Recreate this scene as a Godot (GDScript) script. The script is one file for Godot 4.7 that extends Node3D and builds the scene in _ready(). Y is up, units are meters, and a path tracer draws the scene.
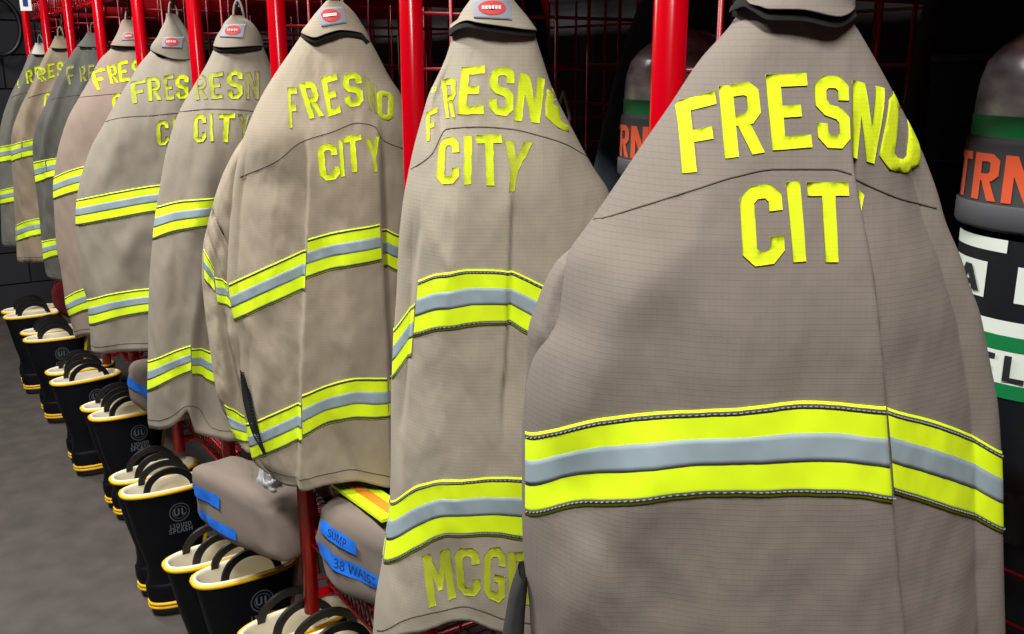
extends Node3D

const EYE := 1.54
const POST_W := 0.637          # distance of the front posts from the camera's foot
const BACK_W := 1.22
const BAY := 0.5192
const POST_T := 0.7007
const FACING := 0.98957        # turn of the hanging coats about the vertical (radians)

var rng := RandomNumberGenerator.new()
var wrinkle := FastNoiseLite.new()
var stain := FastNoiseLite.new()
var M := {}
var taken := {}

var coats := [
{"at":[.5739,.6491],"col":[126,117,108],"fade":0,
 "body":{"y":[-1.6156,-1.596,-1.5842,-1.5747,-1.5441,-1.5071,-1.4709,-1.4348,-1.4094,-1.3746,-1.3565,-1.3261,-1.2952,-1.2676,-1.2405,-1.2021,-1.1257,-1.0783,-1.035,-.9975,-.9223,-.8148],"l":[-.0169,-.0305,-.038,-.0433,-.0693,-.093,-.1173,-.1404,-.1573,-.1796,-.1838,-.1888,-.2038,-.2119,-.2164,-.2181,-.2179,-.2158,-.2108,-.2087,-.2033,-.1933],"r":[.0143,.0341,.0467,.055,.0771,.1011,.1228,.1406,.1505,.1687,.1761,.1906,.2007,.2096,.2177,.2254,.2371,.2442,.2508,.2566,.2654,.2772],"zc":0,"df":0.1,"db":0.05,"dtop":0.32,"droll":0.3,"hu":[-.1986,-.1077,-.0018,.1099,.2577],"hy":[-.8332,-.8752,-.9019,-.8883,-.8621],"steps":[{"y":[-1.4743,-1.4513,-1.3975,-1.3349,-1.2758,-1.1958,-1.1299,-1.0567,-.9025],"u":[.0434,.046,.0568,.0671,.078,.0908,.1032,.1177,.1441],"amp":0.02,"w":0.006,"side":1,"dec":0.3,"tilt":0.2}],"ridges":[{"y":[-1.4037,-1.3267,-1.235],"u":[-.0922,-.1459,-.1773],"amp":0.01,"w":0.03},{"y":[-1.2006,-1.1198,-1.0327],"u":[-.1192,-.1502,-.174],"amp":0.012,"w":0.035},{"y":[-1.2436,-1.1776,-1.0884],"u":[-.1535,-.1602,-.107],"amp":-0.006,"w":0.03}],"wave":[0.002, 9.0, 0.0]},
 "yoke":[[-.1561,1.4104,-.1217,1.4266,-.1097,1.4317,-.0602,1.451,-.0494,1.4543,-.0166,1.46,.0248,1.4599,.043,1.4559],[.0481,1.4525,.0543,1.4492,.0962,1.4322,.1373,1.421]],
 "stripes":[[[-.2155,1.2161,-.1518,1.2533,-.0697,1.2683,.0125,1.2757,.0859,1.2691],[-.2153,1.1341,-.1703,1.1645,-.1086,1.186,-.0244,1.1935,.0402,1.1936,.1001,1.1831]],[[.0887,1.2607,.1531,1.2348,.2284,1.1931],[.1022,1.1827,.1671,1.1515,.2399,1.1116]]],
 "letters":[["F",[-.0908,1.5104,-.0629,1.5199,-.0583,1.4602,-.0893,1.4552]],
  ["R",[-.0602,1.5232,-.0308,1.5284,-.0265,1.4729,-.0573,1.4678]],
  ["E",[-.0247,1.5326,.0076,1.534,.0115,1.4768,-.0202,1.4745]],
  ["S",[.0136,1.5319,.0426,1.5316,.0428,1.4754,.0164,1.4768]],
  ["N",[.0465,1.5283,.0773,1.5218,.0694,1.4618,.0453,1.4685]],
  ["O",[.0836,1.5216,.1177,1.5104,.1182,1.4492,.0726,1.4589]],
  ["C",[-.0473,1.4459,-.0144,1.4501,-.0112,1.3891,-.0444,1.3852]],
  ["I",[-.0105,1.4501,.0006,1.4511,.0056,1.3897,-.0048,1.389]],
  ["T",[.0062,1.4501,.0398,1.4502,.0426,1.3887,.0104,1.3889]],
  ["I",[.0555,1.4419,.0612,1.4369,.0561,1.418,.0559,1.4277]]],
 "sleeves":[{"shell":{"y":[-1.3931,-1.3686,-1.3343,-1.2994,-1.2724,-1.2362,-1.1972,-1.1145],"l":[-.1577,-.1878,-.2038,-.2132,-.2135,-.2162,-.217,-.2158],"r":[-.1131,-.1122,-.1111,-.1099,-.109,-.1171,-.1253,-.1327],"zc":-0.012,"df":0.03,"db":0.03,"dtop":0.9,"droll":0.3,"hu":[-.2158,-.1327],"hy":[-1.1145,-1.1145],"steps":[],"ridges":[],"wave":[0.0,1.0,0.0]},"stripes":[]}],
 "flaps":[{"y":[-1.0662,-1.04,-1.0157,-.991,-.9267],"l":[-.2215,-.2294,-.2334,-.2369,-.2396],"r":[-.2118,-.2126,-.2145,-.2154,-.2173],"zc":-0.01,"df":0.02,"db":0.02,"dtop":0.9,"droll":0.3,"hu":[-.2396,-.2173],"hy":[-.9267,-.9267],"steps":[],"ridges":[],"wave":[0.0,1.0,0.0]}],
 "collar":{"y":[-1.6249,-1.6156,-1.6015,-1.5921,-1.5858,-1.5762],"l":[-.0143,-.0235,-.0374,-.0435,-.0481,-.0509],"r":[.0087,.0217,.0435,.0543,.0549,.059],"zc":0,"df":0.066,"db":0.045,"dtop":0.6,"droll":0.09,"hu":[-.0516,-.0417,-.0366,-.026,-.0023,.0294,.0555],"hy":[-1.5897,-1.594,-1.5904,-1.5826,-1.5818,-1.5767,-1.5874],"steps":[],"ridges":[],"wave":[0.0,1.0,0.0]}},
{"at":[1.076,.6753],"col":[163,154,137],"fade":0,
 "body":{"y":[-1.6311,-1.6191,-1.6011,-1.5854,-1.5732,-1.5499,-1.5263,-1.5026,-1.4786,-1.4543,-1.4312,-1.4065,-1.3802,-1.3536,-1.3132,-1.2515,-1.1653,-1.0865,-1.0266,-.9389,-.8466,-.7695,-.7158],"l":[-.0138,-.0227,-.0355,-.0459,-.0499,-.0579,-.0692,-.0813,-.089,-.0967,-.1032,-.1091,-.1151,-.1198,-.125,-.1296,-.1377,-.143,-.1449,-.1491,-.1624,-.1768,-.1818],"r":[.0138,.0264,.039,.053,.0569,.0647,.0726,.0818,.0944,.1078,.1206,.1355,.1533,.1619,.1737,.1837,.1973,.2055,.2076,.2105,.2136,.2163,.2151],"zc":0,"df":0.105,"db":0.05,"dtop":0.32,"droll":0.3,"hu":[-.1822,-.1399,-.0922,-.0537,-.03,.0071,.0926,.2178],"hy":[-.7056,-.7552,-.7761,-.7963,-.7991,-.7857,-.7729,-.7225],"steps":[{"y":[-1.3392,-1.2731,-1.1954,-1.1068,-1.0472],"u":[-.0843,-.0956,-.1046,-.1127,-.1204],"amp":0.022,"w":0.008,"side":-1,"dec":0.2,"tilt":0.2},{"y":[-1.3924,-1.2557,-1.1902,-1.1228],"u":[.0239,.0189,.0162,.0109],"amp":0.014,"w":0.006,"side":1,"dec":0.06,"tilt":0.0}],"ridges":[{"y":[-1.5098,-1.4739],"u":[-.0624,-.0619],"amp":-0.02,"w":0.012},{"y":[-1.3292,-1.2923],"u":[-.0633,-.0511],"amp":0.008,"w":0.012},{"y":[-.8887,-.8047],"u":[-.0716,-.0421],"amp":-0.01,"w":0.03},{"y":[-1.4393,-1.3059,-1.2148],"u":[-.0251,-.0444,-.0523],"amp":0.006,"w":0.02}],"wave":[0.003, 8.0, 1.0]},
 "yoke":[[-.1091,1.4065,-.0742,1.4318,-.0545,1.4629,-.014,1.4666,.0239,1.4642,.0597,1.4558,.0916,1.4448,.1286,1.4221]],
 "stripes":[[[-.1355,1.191,-.0992,1.242],[-.139,1.1216,-.1067,1.1684]],[[-.0933,1.2736,-.0636,1.2885,-.03,1.2951,.0109,1.2943,.0645,1.274,.1062,1.252],[-.1031,1.1958,-.0625,1.2147,-.0102,1.2226,.0157,1.2231,.0441,1.2099,.0876,1.1886]],[[-.1491,.9389,-.097,.9923,-.0502,1.0114,.0349,1.0165,.1445,.9945],[-.164,.8401,-.1048,.8921,-.0599,.9257,-.0151,.931,.0398,.9253,.1468,.9009]]],
 "letters":[["F",[-.0824,1.4822,-.0678,1.4886,-.0707,1.4504,-.0805,1.4476]],
  ["I",[-.0798,1.5114,-.0688,1.5142,-.07,1.5081,-.0767,1.5055]],
  ["R",[-.0637,1.5216,-.0431,1.5268,-.044,1.4779,-.0562,1.4758]],
  ["E",[-.0361,1.5376,-.0068,1.54,-.0084,1.4819,-.0414,1.4816]],
  ["S",[-.0007,1.5364,.0301,1.5388,.0276,1.4783,-.0018,1.4824]],
  ["N",[.0363,1.5309,.068,1.5229,.0603,1.4706,.0288,1.4742]],
  ["o",[.0706,1.5168,.1206,1.4963,.1308,1.4428,.0674,1.4715]],
  ["C",[-.0644,1.4505,-.0387,1.4557,-.0384,1.4005,-.0679,1.3966]],
  ["I",[-.0324,1.4559,-.0225,1.4565,-.0236,1.3996,-.0322,1.3984]],
  ["T",[-.0176,1.4573,.0137,1.4583,.0154,1.3977,-.0151,1.3978]],
  ["Y",[.0166,1.4513,.0522,1.4478,.0362,1.3905,.0154,1.3912]],
  ["M",[-.0977,.8863,-.0589,.9081,-.0506,.8326,-.0887,.8115]],
  ["C",[-.0519,.9101,-.0179,.9156,-.0158,.8426,-.0478,.8362]],
  ["G",[-.0112,.9118,.0183,.9148,.0168,.8284,-.0131,.8427]],
  ["R",[.021,.9075,.0519,.9097,.0523,.831,.0223,.8298]]],
 "sleeves":[],
 "collar":{"y":[-1.6453,-1.6335,-1.6191,-1.6071,-1.5951,-1.5829],"l":[-.0112,-.0188,-.0265,-.0355,-.0432,-.0548],"r":[.0114,.0214,.0289,.039,.0492,.0581],"zc":0,"df":0.066,"db":0.045,"dtop":0.6,"droll":0.09,"hu":[-.0528,-.0418,-.0299,-.0123,.0054,.0398,.0565],"hy":[-1.5838,-1.5904,-1.5926,-1.5892,-1.5867,-1.5826,-1.5813],"steps":[],"ridges":[],"wave":[0.0,1.0,0.0]},
 "patch":[-.0229,1.6163,.0251,1.6188,.0264,1.5929,-.0198,1.5953],
 "name_from":10},
{"at":[1.5895,.6843],"col":[163,151,131],"fade":0,
 "body":{"y":[-1.643,-1.6301,-1.6139,-1.5943,-1.5632,-1.5217,-1.4881,-1.4302,-1.3766,-1.3078,-1.2175,-1.1566,-1.0889,-1.043,-.9493,-.8996,-.8185,-.7897,-.7376],"l":[-.0101,-.0226,-.037,-.0534,-.0773,-.109,-.1319,-.1619,-.1815,-.1972,-.2093,-.2156,-.2079,-.2038,-.205,-.201,-.1933,-.1704,-.1468],"r":[.0135,.0265,.0394,.0505,.0681,.089,.1104,.1314,.1424,.1478,.1512,.1535,.1539,.1547,.1547,.1536,.152,.1514,.1464],"zc":0,"df":0.105,"db":0.05,"dtop":0.32,"droll":0.3,"hu":[-.1955,-.1616,-.1388,-.0848,-.0548,-.0296,.0194,.0788,.1464],"hy":[-.8144,-.8074,-.7823,-.7905,-.8016,-.8072,-.8096,-.7939,-.7376],"steps":[{"y":[-1.3876,-1.254,-1.1678,-.9696,-.7939],"u":[-.0342,-.0447,-.0524,-.0698,-.084],"amp":0.024,"w":0.012,"side":-1,"dec":0.3,"tilt":0.06},{"y":[-1.4187,-1.3196,-1.1993,-1.0012,-.8105],"u":[.0766,.0788,.0791,.0815,.0809],"amp":0.022,"w":0.006,"side":1,"dec":0.2,"tilt":0.3}],"ridges":[{"y":[-1.0979,-1.0258,-.9059],"u":[-.1689,-.1498,-.1683],"amp":0.012,"w":0.02},{"y":[-1.2543,-1.0962,-.9299],"u":[.0189,.0203,-.0048],"amp":0.006,"w":0.018},{"y":[-.9122,-.8142],"u":[-.0229,.0115],"amp":-0.01,"w":0.02}],"wave":[0.004, 7.0, 2.0]},
 "yoke":[[-.1721,1.3517,-.0932,1.3843,-.0485,1.4164,.0028,1.4327,.0434,1.4468,.0719,1.4398,.083,1.4175,.113,1.4009]],
 "stripes":[[[-.2067,1.1607,-.1186,1.2048,-.0491,1.2366],[-.2091,1.087,-.1239,1.1327,-.0536,1.1658]],[[-.0438,1.2557,.0163,1.2709,.0768,1.2796],[-.0517,1.1867,.0069,1.2048,.078,1.2151]],[[.0796,1.2701,.1016,1.2544,.1374,1.2394],[.0804,1.202,.0958,1.1888,.1357,1.1703]],[[-.2017,.8895,-.1359,.9263,-.0715,.9615],[-.1955,.8144,-.1567,.8385,-.0735,.8902]],[[-.0684,.9788,-.0208,.9978,.0291,1.0094,.0846,1.0039,.1403,.9815],[-.0719,.8979,-.0253,.922,.0255,.9319,.0824,.9289,.1384,.9011]]],
 "letters":[["F",[-.0741,1.5035,-.0573,1.5046,-.0525,1.4422,-.0678,1.4388]],
  ["R",[-.054,1.5094,-.0284,1.5159,-.0107,1.4591,-.0357,1.4534]],
  ["E",[-.0174,1.5199,.0097,1.5271,.0173,1.4646,-.004,1.4567]],
  ["S",[.0179,1.5262,.0481,1.5287,.0541,1.4755,.0253,1.471]],
  ["N",[.0529,1.5238,.0721,1.5058,.0763,1.4606,.0621,1.469]],
  ["O",[.0738,1.501,.1019,1.4921,.0992,1.4466,.0748,1.4558]],
  ["C",[-.0229,1.4109,.009,1.4167,.0169,1.3576,-.0169,1.3534]],
  ["I",[.014,1.4199,.0194,1.4199,.0236,1.3618,.0169,1.3602]],
  ["T",[.0218,1.4247,.0499,1.4299,.0528,1.3694,.0254,1.3667]],
  ["Y",[.0563,1.4214,.0793,1.4264,.0801,1.3663,.0653,1.3678]]],
 "sleeves":[{"shell":{"y":[-1.4596,-1.4283,-1.3932,-1.3487,-1.3037,-1.2581,-1.21,-1.1479,-1.0518,-.961,-.9168,-.8514,-.8266],"l":[-.1396,-.1647,-.1922,-.2188,-.2376,-.253,-.2661,-.2712,-.2678,-.2598,-.2518,-.2279,-.2142],"r":[-.1166,-.1221,-.1279,-.1325,-.1336,-.1364,-.1468,-.1619,-.1683,-.1743,-.1772,-.1816,-.1832],"zc":-0.03,"df":0.045,"db":0.025,"dtop":0.9,"droll":0.3,"hu":[-.2282,-.1833],"hy":[-.8473,-.8245],"steps":[],"ridges":[{"y":[-1.2946,-1.2381,-1.1984],"u":[-.2447,-.2165,-.2012],"amp":-0.022,"w":0.005},{"y":[-1.2581,-1.2014,-1.1284],"u":[-.2567,-.2342,-.2171],"amp":-0.012,"w":0.006},{"y":[-1.0908,-1.034,-.9564],"u":[-.2274,-.2206,-.2116],"amp":-0.018,"w":0.008}],"wave":[0.0,1.0,0.0]},"stripes":[[[-.2584,1.2174,-.2449,1.2038,-.237,1.1844],[-.2615,1.1592,-.2485,1.149,-.2389,1.1407]],[[-.2366,1.1693,-.2096,1.158],[-.2337,1.1206,-.2008,1.1093]],[[-.236,.9268,-.1917,.8982],[-.2314,.8555,-.1911,.8502]]]}],
 "collar":{"y":[-1.643,-1.6333,-1.6204,-1.6074,-1.5943,-1.578],"l":[-.0118,-.0225,-.035,-.0459,-.0568,-.0611],"r":[.0152,.0266,.0379,.0459,.0539,.0601],"zc":0,"df":0.066,"db":0.045,"dtop":0.6,"droll":0.09,"hu":[-.0585,-.0375,-.026,-.0023,.02,.0497,.0601],"hy":[-1.5943,-1.5865,-1.5839,-1.591,-1.5959,-1.592,-1.5763],"steps":[],"ridges":[],"wave":[0.0,1.0,0.0]},
 "patch":[-.026,1.6301,.0197,1.6333,.0272,1.6074,-.0127,1.6006],
 "slot":[-.1974,.9977,-.1871,.9506,-.1732,.8864,-.1608,.8415]},
{"at":[2.1072,.6867],"col":[146,137,122],"fade":1,
 "body":{"y":[-1.6408,-1.6286,-1.6082,-1.5794,-1.5442,-1.496,-1.4473,-1.4087,-1.3437,-1.2352,-1.1605,-1.0683,-.8727,-.7515,-.6706],"l":[-.0106,-.0217,-.0374,-.0523,-.0718,-.1046,-.1368,-.1554,-.1787,-.2074,-.2234,-.24,-.2622,-.275,-.278],"r":[.0106,.0247,.0382,.0491,.0619,.0805,.0906,.0992,.1108,.1203,.123,.118,.1028,.0915,.0775],"zc":0,"df":0.105,"db":0.05,"dtop":0.32,"droll":0.3,"hu":[-.2855,-.2303,-.205,-.1724,-.1475,-.1422,-.1332,-.092,-.0532,.0273,.0855],"hy":[-.7138,-.7289,-.7382,-.7613,-.7855,-.773,-.7282,-.72,-.7137,-.7071,-.6859],"steps":[{"y":[-1.2626,-1.1117,-.9412,-.752],"u":[-.0564,-.0845,-.1246,-.1479],"amp":0.03,"w":0.02,"side":1,"dec":0.12,"tilt":0.0}],"ridges":[{"y":[-1.4287,-1.2628,-1.1548],"u":[-.0177,-.0793,-.1102],"amp":0.01,"w":0.03},{"y":[-1.1495,-.8077],"u":[-.1744,-.2012],"amp":0.012,"w":0.03}],"wave":[0.003, 8.0, 3.0]},
 "yoke":[[-.1453,1.4409,-.0474,1.4509,.0035,1.45,.0489,1.444,.0845,1.434]],
 "stripes":[[[-.2138,1.2352,-.1118,1.2625,-.0537,1.2675,.0442,1.2691],[-.2289,1.1583,-.1438,1.1917,-.0677,1.2057,.039,1.208]],[[-.2687,.8751,-.1756,.9232,-.127,.941],[-.2761,.7989,-.1809,.8574,-.1305,.8801]],[[-.1253,.9331,-.077,.9189,.0198,.9131],[-.1299,.87,-.0825,.8463,.0145,.8396]]],
 "letters":[["R",[-.104,1.517,-.065,1.5216,-.0553,1.472,-.084,1.4686]],
  ["E",[-.0557,1.5224,-.0233,1.5278,-.0221,1.4732,-.0484,1.471]],
  ["S",[-.0158,1.5278,.0162,1.5319,.0185,1.473,-.0115,1.4702]],
  ["N",[.0213,1.5258,.0474,1.5277,.0487,1.4706,.0244,1.4709]],
  ["C",[-.0861,1.4382,-.0584,1.4427,-.0544,1.3864,-.0846,1.3816]],
  ["I",[-.05,1.4428,-.0435,1.4435,-.0389,1.3867,-.0463,1.3856]],
  ["T",[-.029,1.442,.0048,1.4429,.0014,1.3842,-.03,1.3847]],
  ["Y",[.0096,1.4408,.0324,1.4404,.0323,1.3875,.0093,1.3881]]],
 "sleeves":[],
 "collar":{"y":[-1.6388,-1.6286,-1.6123,-1.5959,-1.5773],"l":[-.0108,-.0261,-.0373,-.0486,-.0557],"r":[.0105,.0268,.0406,.0481,.0512],"zc":0,"df":0.066,"db":0.045,"dtop":0.6,"droll":0.09,"hu":[-.0559,-.0178,.0116,.0365,.0513],"hy":[-1.5794,-1.5753,-1.5763,-1.5786,-1.5794],"steps":[],"ridges":[],"wave":[0.0,1.0,0.0]},
 "patch":[-.0194,1.6212,.0237,1.6234,.0205,1.5946,-.0294,1.5968]},
{"at":[2.6248,.6894],"col":[144,136,122],"fade":0.6,
 "body":{"y":[-1.6662,-1.6515,-1.627,-1.5824,-1.5375,-1.5048,-1.454,-1.395,-1.33,-1.243,-1.1787,-1.1164,-1.0615,-.9641,-.9132,-.8447,-.7694],"l":[-.0126,-.0184,-.0351,-.0606,-.1016,-.1247,-.1609,-.201,-.2448,-.2836,-.3016,-.3101,-.3124,-.3099,-.3006,-.3025,-.307],"r":[.0053,.0143,.0301,.0495,.0691,.0794,.0937,.1048,.1158,.1226,.1259,.1268,.1256,.1186,.1149,.11,.1018],"zc":0,"df":0.11,"db":0.05,"dtop":0.32,"droll":0.3,"hu":[-.3151,-.1974,-.1136,.0245,.1033],"hy":[-.7665,-.7922,-.8004,-.8001,-.7817],"steps":[],"ridges":[{"y":[-1.1269,-.992,-.8239],"u":[-.111,-.1813,-.2309],"amp":0.012,"w":0.04},{"y":[-1.3561,-1.2277],"u":[-.129,-.1992],"amp":0.01,"w":0.03}],"wave":[0.003, 7.0, 4.0]},
 "yoke":[[-.2147,1.3924,-.1084,1.4129,-.0419,1.417,.021,1.4227,.0772,1.4234]],
 "stripes":[[[-.3025,1.1922,-.1538,1.2248,-.0446,1.2426,.058,1.2523],[-.3173,1.1218,-.1614,1.1549,-.0565,1.173,.0533,1.1827]],[[-.3075,.9189,-.1803,.9594,-.09,.9713,.0386,.979],[-.308,.8447,-.1903,.887,-.0958,.9062,.0338,.9139]]],
 "letters":[["F",[-.1084,1.498,-.0603,1.5058,-.055,1.4547,-.093,1.4456]],
  ["R",[-.0578,1.5094,-.0236,1.5131,-.0167,1.4559,-.0497,1.4523]],
  ["E",[-.0135,1.5131,.0106,1.518,.0143,1.457,-.0068,1.4547]],
  ["S",[.0146,1.5155,.0439,1.5179,.0452,1.459,.0189,1.4569]],
  ["C",[-.0295,1.4045,-0,1.4071,-.0042,1.3464,-.0345,1.3415]],
  ["I",[.0094,1.4106,.0162,1.4105,.0158,1.3485,.0078,1.3487]],
  ["T",[.0251,1.4103,.053,1.412,.0498,1.3497,.0214,1.3483]]],
 "sleeves":[],
 "collar":{"y":[-1.6662,-1.6515,-1.6343,-1.6122,-1.5824,-1.5525],"l":[-.0126,-.0159,-.027,-.041,-.0631,-.0673],"r":[.0053,.0117,.0205,.0314,.0469,.0574],"zc":0,"df":0.066,"db":0.045,"dtop":0.6,"droll":0.09,"hu":[-.0667,-.0195,.0091,.0296,.0556],"hy":[-1.5812,-1.5644,-1.5546,-1.5522,-1.555],"steps":[],"ridges":[],"wave":[0.0,1.0,0.0]},
 "patch":[-.013,1.6081,.0298,1.6091,.0298,1.5804,-.0152,1.5826]},
{"at":[3.1443,.689],"col":[154,136,122],"fade":0,
 "body":{"y":[-1.6703,-1.6474,-1.6186,-1.5925,-1.5546,-1.4988,-1.4306,-1.3705,-1.2946,-1.2393,-1.1586,-1.064,-.9808,-.9159,-.8042,-.7508,-.6734],"l":[-.0084,-.0249,-.0388,-.0525,-.0942,-.1282,-.1752,-.2127,-.2462,-.2633,-.2793,-.2863,-.29,-.2851,-.2823,-.2725,-.2621],"r":[.0126,.0253,.0374,.05,.0645,.0774,.0863,.0992,.1109,.1185,.1207,.1188,.1148,.1092,.0996,.095,.0883],"zc":0,"df":0.11,"db":0.05,"dtop":0.32,"droll":0.3,"hu":[-.2722,-.1998,-.1085,.0914],"hy":[-.6835,-.7111,-.7252,-.7161],"steps":[],"ridges":[{"y":[-1.2053,-.7692],"u":[-.1194,-.1527],"amp":0.01,"w":0.03}],"wave":[0.003, 7.0, 5.0]},
 "yoke":[[-.1814,1.4425,-.0627,1.4542,.0181,1.4597,.0814,1.4548]],
 "stripes":[[[-.2812,1.1991,-.142,1.2441,.0061,1.2705],[-.2896,1.1303,-.1633,1.169,-.0003,1.1991]],[[-.2891,.8158,-.175,.8696,-.0297,.9035],[-.2802,.7542,-.1706,.8017,-.0369,.8365]]],
 "letters":[["F",[-.1191,1.5224,-.0574,1.5343,-.0468,1.4742,-.0753,1.4684]],
  ["R",[-.051,1.5386,-.0231,1.5429,-.012,1.4899,-.0352,1.4857]],
  ["E",[-.0204,1.5486,.0111,1.5543,.018,1.4956,-.0092,1.4899]],
  ["S",[.0192,1.5544,.046,1.5544,.0497,1.4996,.0257,1.4969]],
  ["C",[-.0298,1.4543,-.0031,1.4613,-.0013,1.4054,-.0276,1.3999]]],
 "sleeves":[],
 "collar":{"y":[-1.6675,-1.6503,-1.6301,-1.5954],"l":[-.0117,-.0218,-.0321,-.0554],"r":[.0153,.0255,.0386,.0533],"zc":0,"df":0.066,"db":0.045,"dtop":0.6,"droll":0.09,"hu":[-.058,-.0003,.0311,.0533],"hy":[-1.5983,-1.5942,-1.593,-1.5954],"steps":[],"ridges":[],"wave":[0.0,1.0,0.0]},
 "patch":[.0007,1.6315,.0308,1.6351,.0361,1.6119,-.0008,1.61]},
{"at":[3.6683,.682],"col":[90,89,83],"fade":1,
 "body":{"y":[-1.6464,-1.6299,-1.6001,-1.5634,-1.4929,-1.4148,-1.3392,-1.2662,-1.1959,-1.0712,-.9294,-.8184,-.7622],"l":[-.0069,-.0219,-.0517,-.087,-.1363,-.1786,-.2229,-.2462,-.2515,-.2529,-.2562,-.2518,-.2368],"r":[.0138,.0326,.0501,.0634,.0838,.1002,.1102,.1205,.1243,.1192,.109,.0982,.0927],"zc":0,"df":0.11,"db":0.05,"dtop":0.32,"droll":0.3,"hu":[-.2616,-.1736,-.0592,.0952],"hy":[-.8072,-.7923,-.7889,-.7869],"steps":[{"y":[-1.3584,-1.0815,-.7772],"u":[-.1327,-.1923,-.2433],"amp":0.02,"w":0.02,"side":-1,"dec":0.1,"tilt":0.0}],"ridges":[{"y":[-1.5565,-1.3247,-1.2194],"u":[-.048,-.1452,-.1888],"amp":0.02,"w":0.02},{"y":[-1.5235,-1.2573],"u":[-.0012,-.0897],"amp":0.015,"w":0.02}],"wave":[0.008, 9.0, 6.0]},
 "yoke":[[-.1403,1.4239,-.0569,1.4382,.0226,1.4444,.0774,1.4401]],
 "stripes":[[[-.255,1.2065,-.1267,1.2308,-.0061,1.2475],[-.2577,1.1285,-.1357,1.1659,-.0114,1.1831]],[[-.2615,.9258,-.1598,.9485,-.0349,.9637],[-.2597,.8519,-.1715,.884,-.0443,.8987]]],
 "letters":[["F",[-.0739,1.5334,-.0441,1.54,-.0413,1.4808,-.0609,1.4743]],
  ["R",[-.0302,1.5367,-.005,1.54,.0005,1.4874,-.0203,1.4843]],
  ["E",[.0016,1.54,.0214,1.5433,.0251,1.4905,.0056,1.4874]]],
 "sleeves":[],
 "collar":{"y":[-1.6464,-1.6299,-1.6001],"l":[-.0103,-.0253,-.0552],"r":[.0172,.036,.0535],"zc":0,"df":0.066,"db":0.045,"dtop":0.6,"droll":0.09,"hu":[-.0565,.0104,.0535],"hy":[-1.6034,-1.5991,-1.6001],"steps":[],"ridges":[],"wave":[0.0,1.0,0.0]}},
{"at":[4.1999,.6634],"col":[148,133,112],"fade":0,
 "body":{"y":[-1.6487,-1.6263,-1.6039,-1.5475,-1.4412,-1.3526,-1.2709,-1.2159,-1.0444,-.9224,-.7567],"l":[-.0077,-.0252,-.0388,-.0787,-.1429,-.1929,-.2296,-.2404,-.253,-.261,-.2745],"r":[.0077,.0323,.0491,.0659,.0931,.1148,.1258,.1318,.1295,.1206,.103],"zc":0,"df":0.11,"db":0.05,"dtop":0.32,"droll":0.3,"hu":[-.2834,-.1486,-.0139,.1045],"hy":[-.7567,-.7775,-.7789,-.7752],"steps":[],"ridges":[{"y":[-1.5586,-1.2201],"u":[-.0359,-.1471],"amp":0.03,"w":0.025},{"y":[-1.4472,-1.1431],"u":[-.0031,-.1089],"amp":0.02,"w":0.02}],"wave":[0.008, 8.0, 7.0]},
 "yoke":[[-.0952,1.4177,-.0161,1.4401,.063,1.4466]],
 "stripes":[[[-.2516,1.2277,-.1115,1.2596,.0007,1.2778],[-.2586,1.1605,-.1307,1.194,-.006,1.2128]],[[-.272,.906,-.1534,.9475,-.0292,.9646],[-.2766,.84,-.1335,.8856,-.0362,.9012]]],
 "letters":[["R",[-.0925,1.5287,-.0339,1.5363,-.0306,1.4844,-.0449,1.4772]],
  ["E",[-.028,1.5437,-.0078,1.5493,-.0045,1.4955,-.0274,1.4881]],
  ["S",[-.0013,1.5512,.0228,1.5549,.0245,1.4991,.0029,1.4936]],
  ["C",[-.0412,1.4326,-.0033,1.4402,-.0073,1.388,-.0323,1.3811]]],
 "sleeves":[],
 "collar":{"y":[-1.6487,-1.6263,-1.6039],"l":[-.0077,-.0252,-.0388],"r":[.0077,.0284,.0491],"zc":0,"df":0.066,"db":0.045,"dtop":0.6,"droll":0.09,"hu":[-.0401,.0246,.0491],"hy":[-1.6058,-1.6012,-1.6039],"steps":[],"ridges":[],"wave":[0.0,1.0,0.0]}},
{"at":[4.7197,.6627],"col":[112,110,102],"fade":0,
 "body":{"y":[-1.6319,-1.6069,-1.5902,-1.481,-1.396,-1.2841,-1.1312,-.9529,-.7477],"l":[-.0086,-.0282,-.0428,-.1052,-.1571,-.2065,-.2403,-.2555,-.2741],"r":[.0086,.0315,.0467,.077,.0932,.1065,.1066,.0906,.0671],"zc":0,"df":0.11,"db":0.05,"dtop":0.32,"droll":0.3,"hu":[-.2833,-.0551,.0682],"hy":[-.7477,-.7638,-.757],"steps":[],"ridges":[{"y":[-1.5608,-1.226],"u":[-.0224,-.1356],"amp":0.02,"w":0.025}],"wave":[0.005, 8.0, 8.0]},
 "yoke":[[-.1126,1.4027,-.0247,1.4283,.0512,1.4319]],
 "stripes":[[[-.2372,1.1883,-.0841,1.2147,.0198,1.2349],[-.2467,1.1179,-.0946,1.146,.0106,1.1664]],[[-.254,.9978,-.1131,1.0284,-.0051,1.0408],[-.2625,.9349,-.1224,.9625,-.0126,.9753]]],
 "letters":[["F",[-.1174,1.4937,-.0945,1.5021,-.0485,1.4534,-.0663,1.4451]],
  ["R",[-.038,1.5152,-.0153,1.5255,-.013,1.4696,-.0347,1.4615]],
  ["E",[-.0084,1.5317,.0132,1.5359,.0186,1.482,-.0051,1.4737]]],
 "sleeves":[],
 "collar":{"y":[-1.6319,-1.6111,-1.5861],"l":[-.0086,-.0235,-.0388],"r":[.0086,.0277,.0462],"zc":0,"df":0.066,"db":0.045,"dtop":0.6,"droll":0.09,"hu":[-.0401,.0254,.0462],"hy":[-1.5881,-1.5835,-1.5861],"steps":[],"ridges":[],"wave":[0.0,1.0,0.0]}}]


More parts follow.
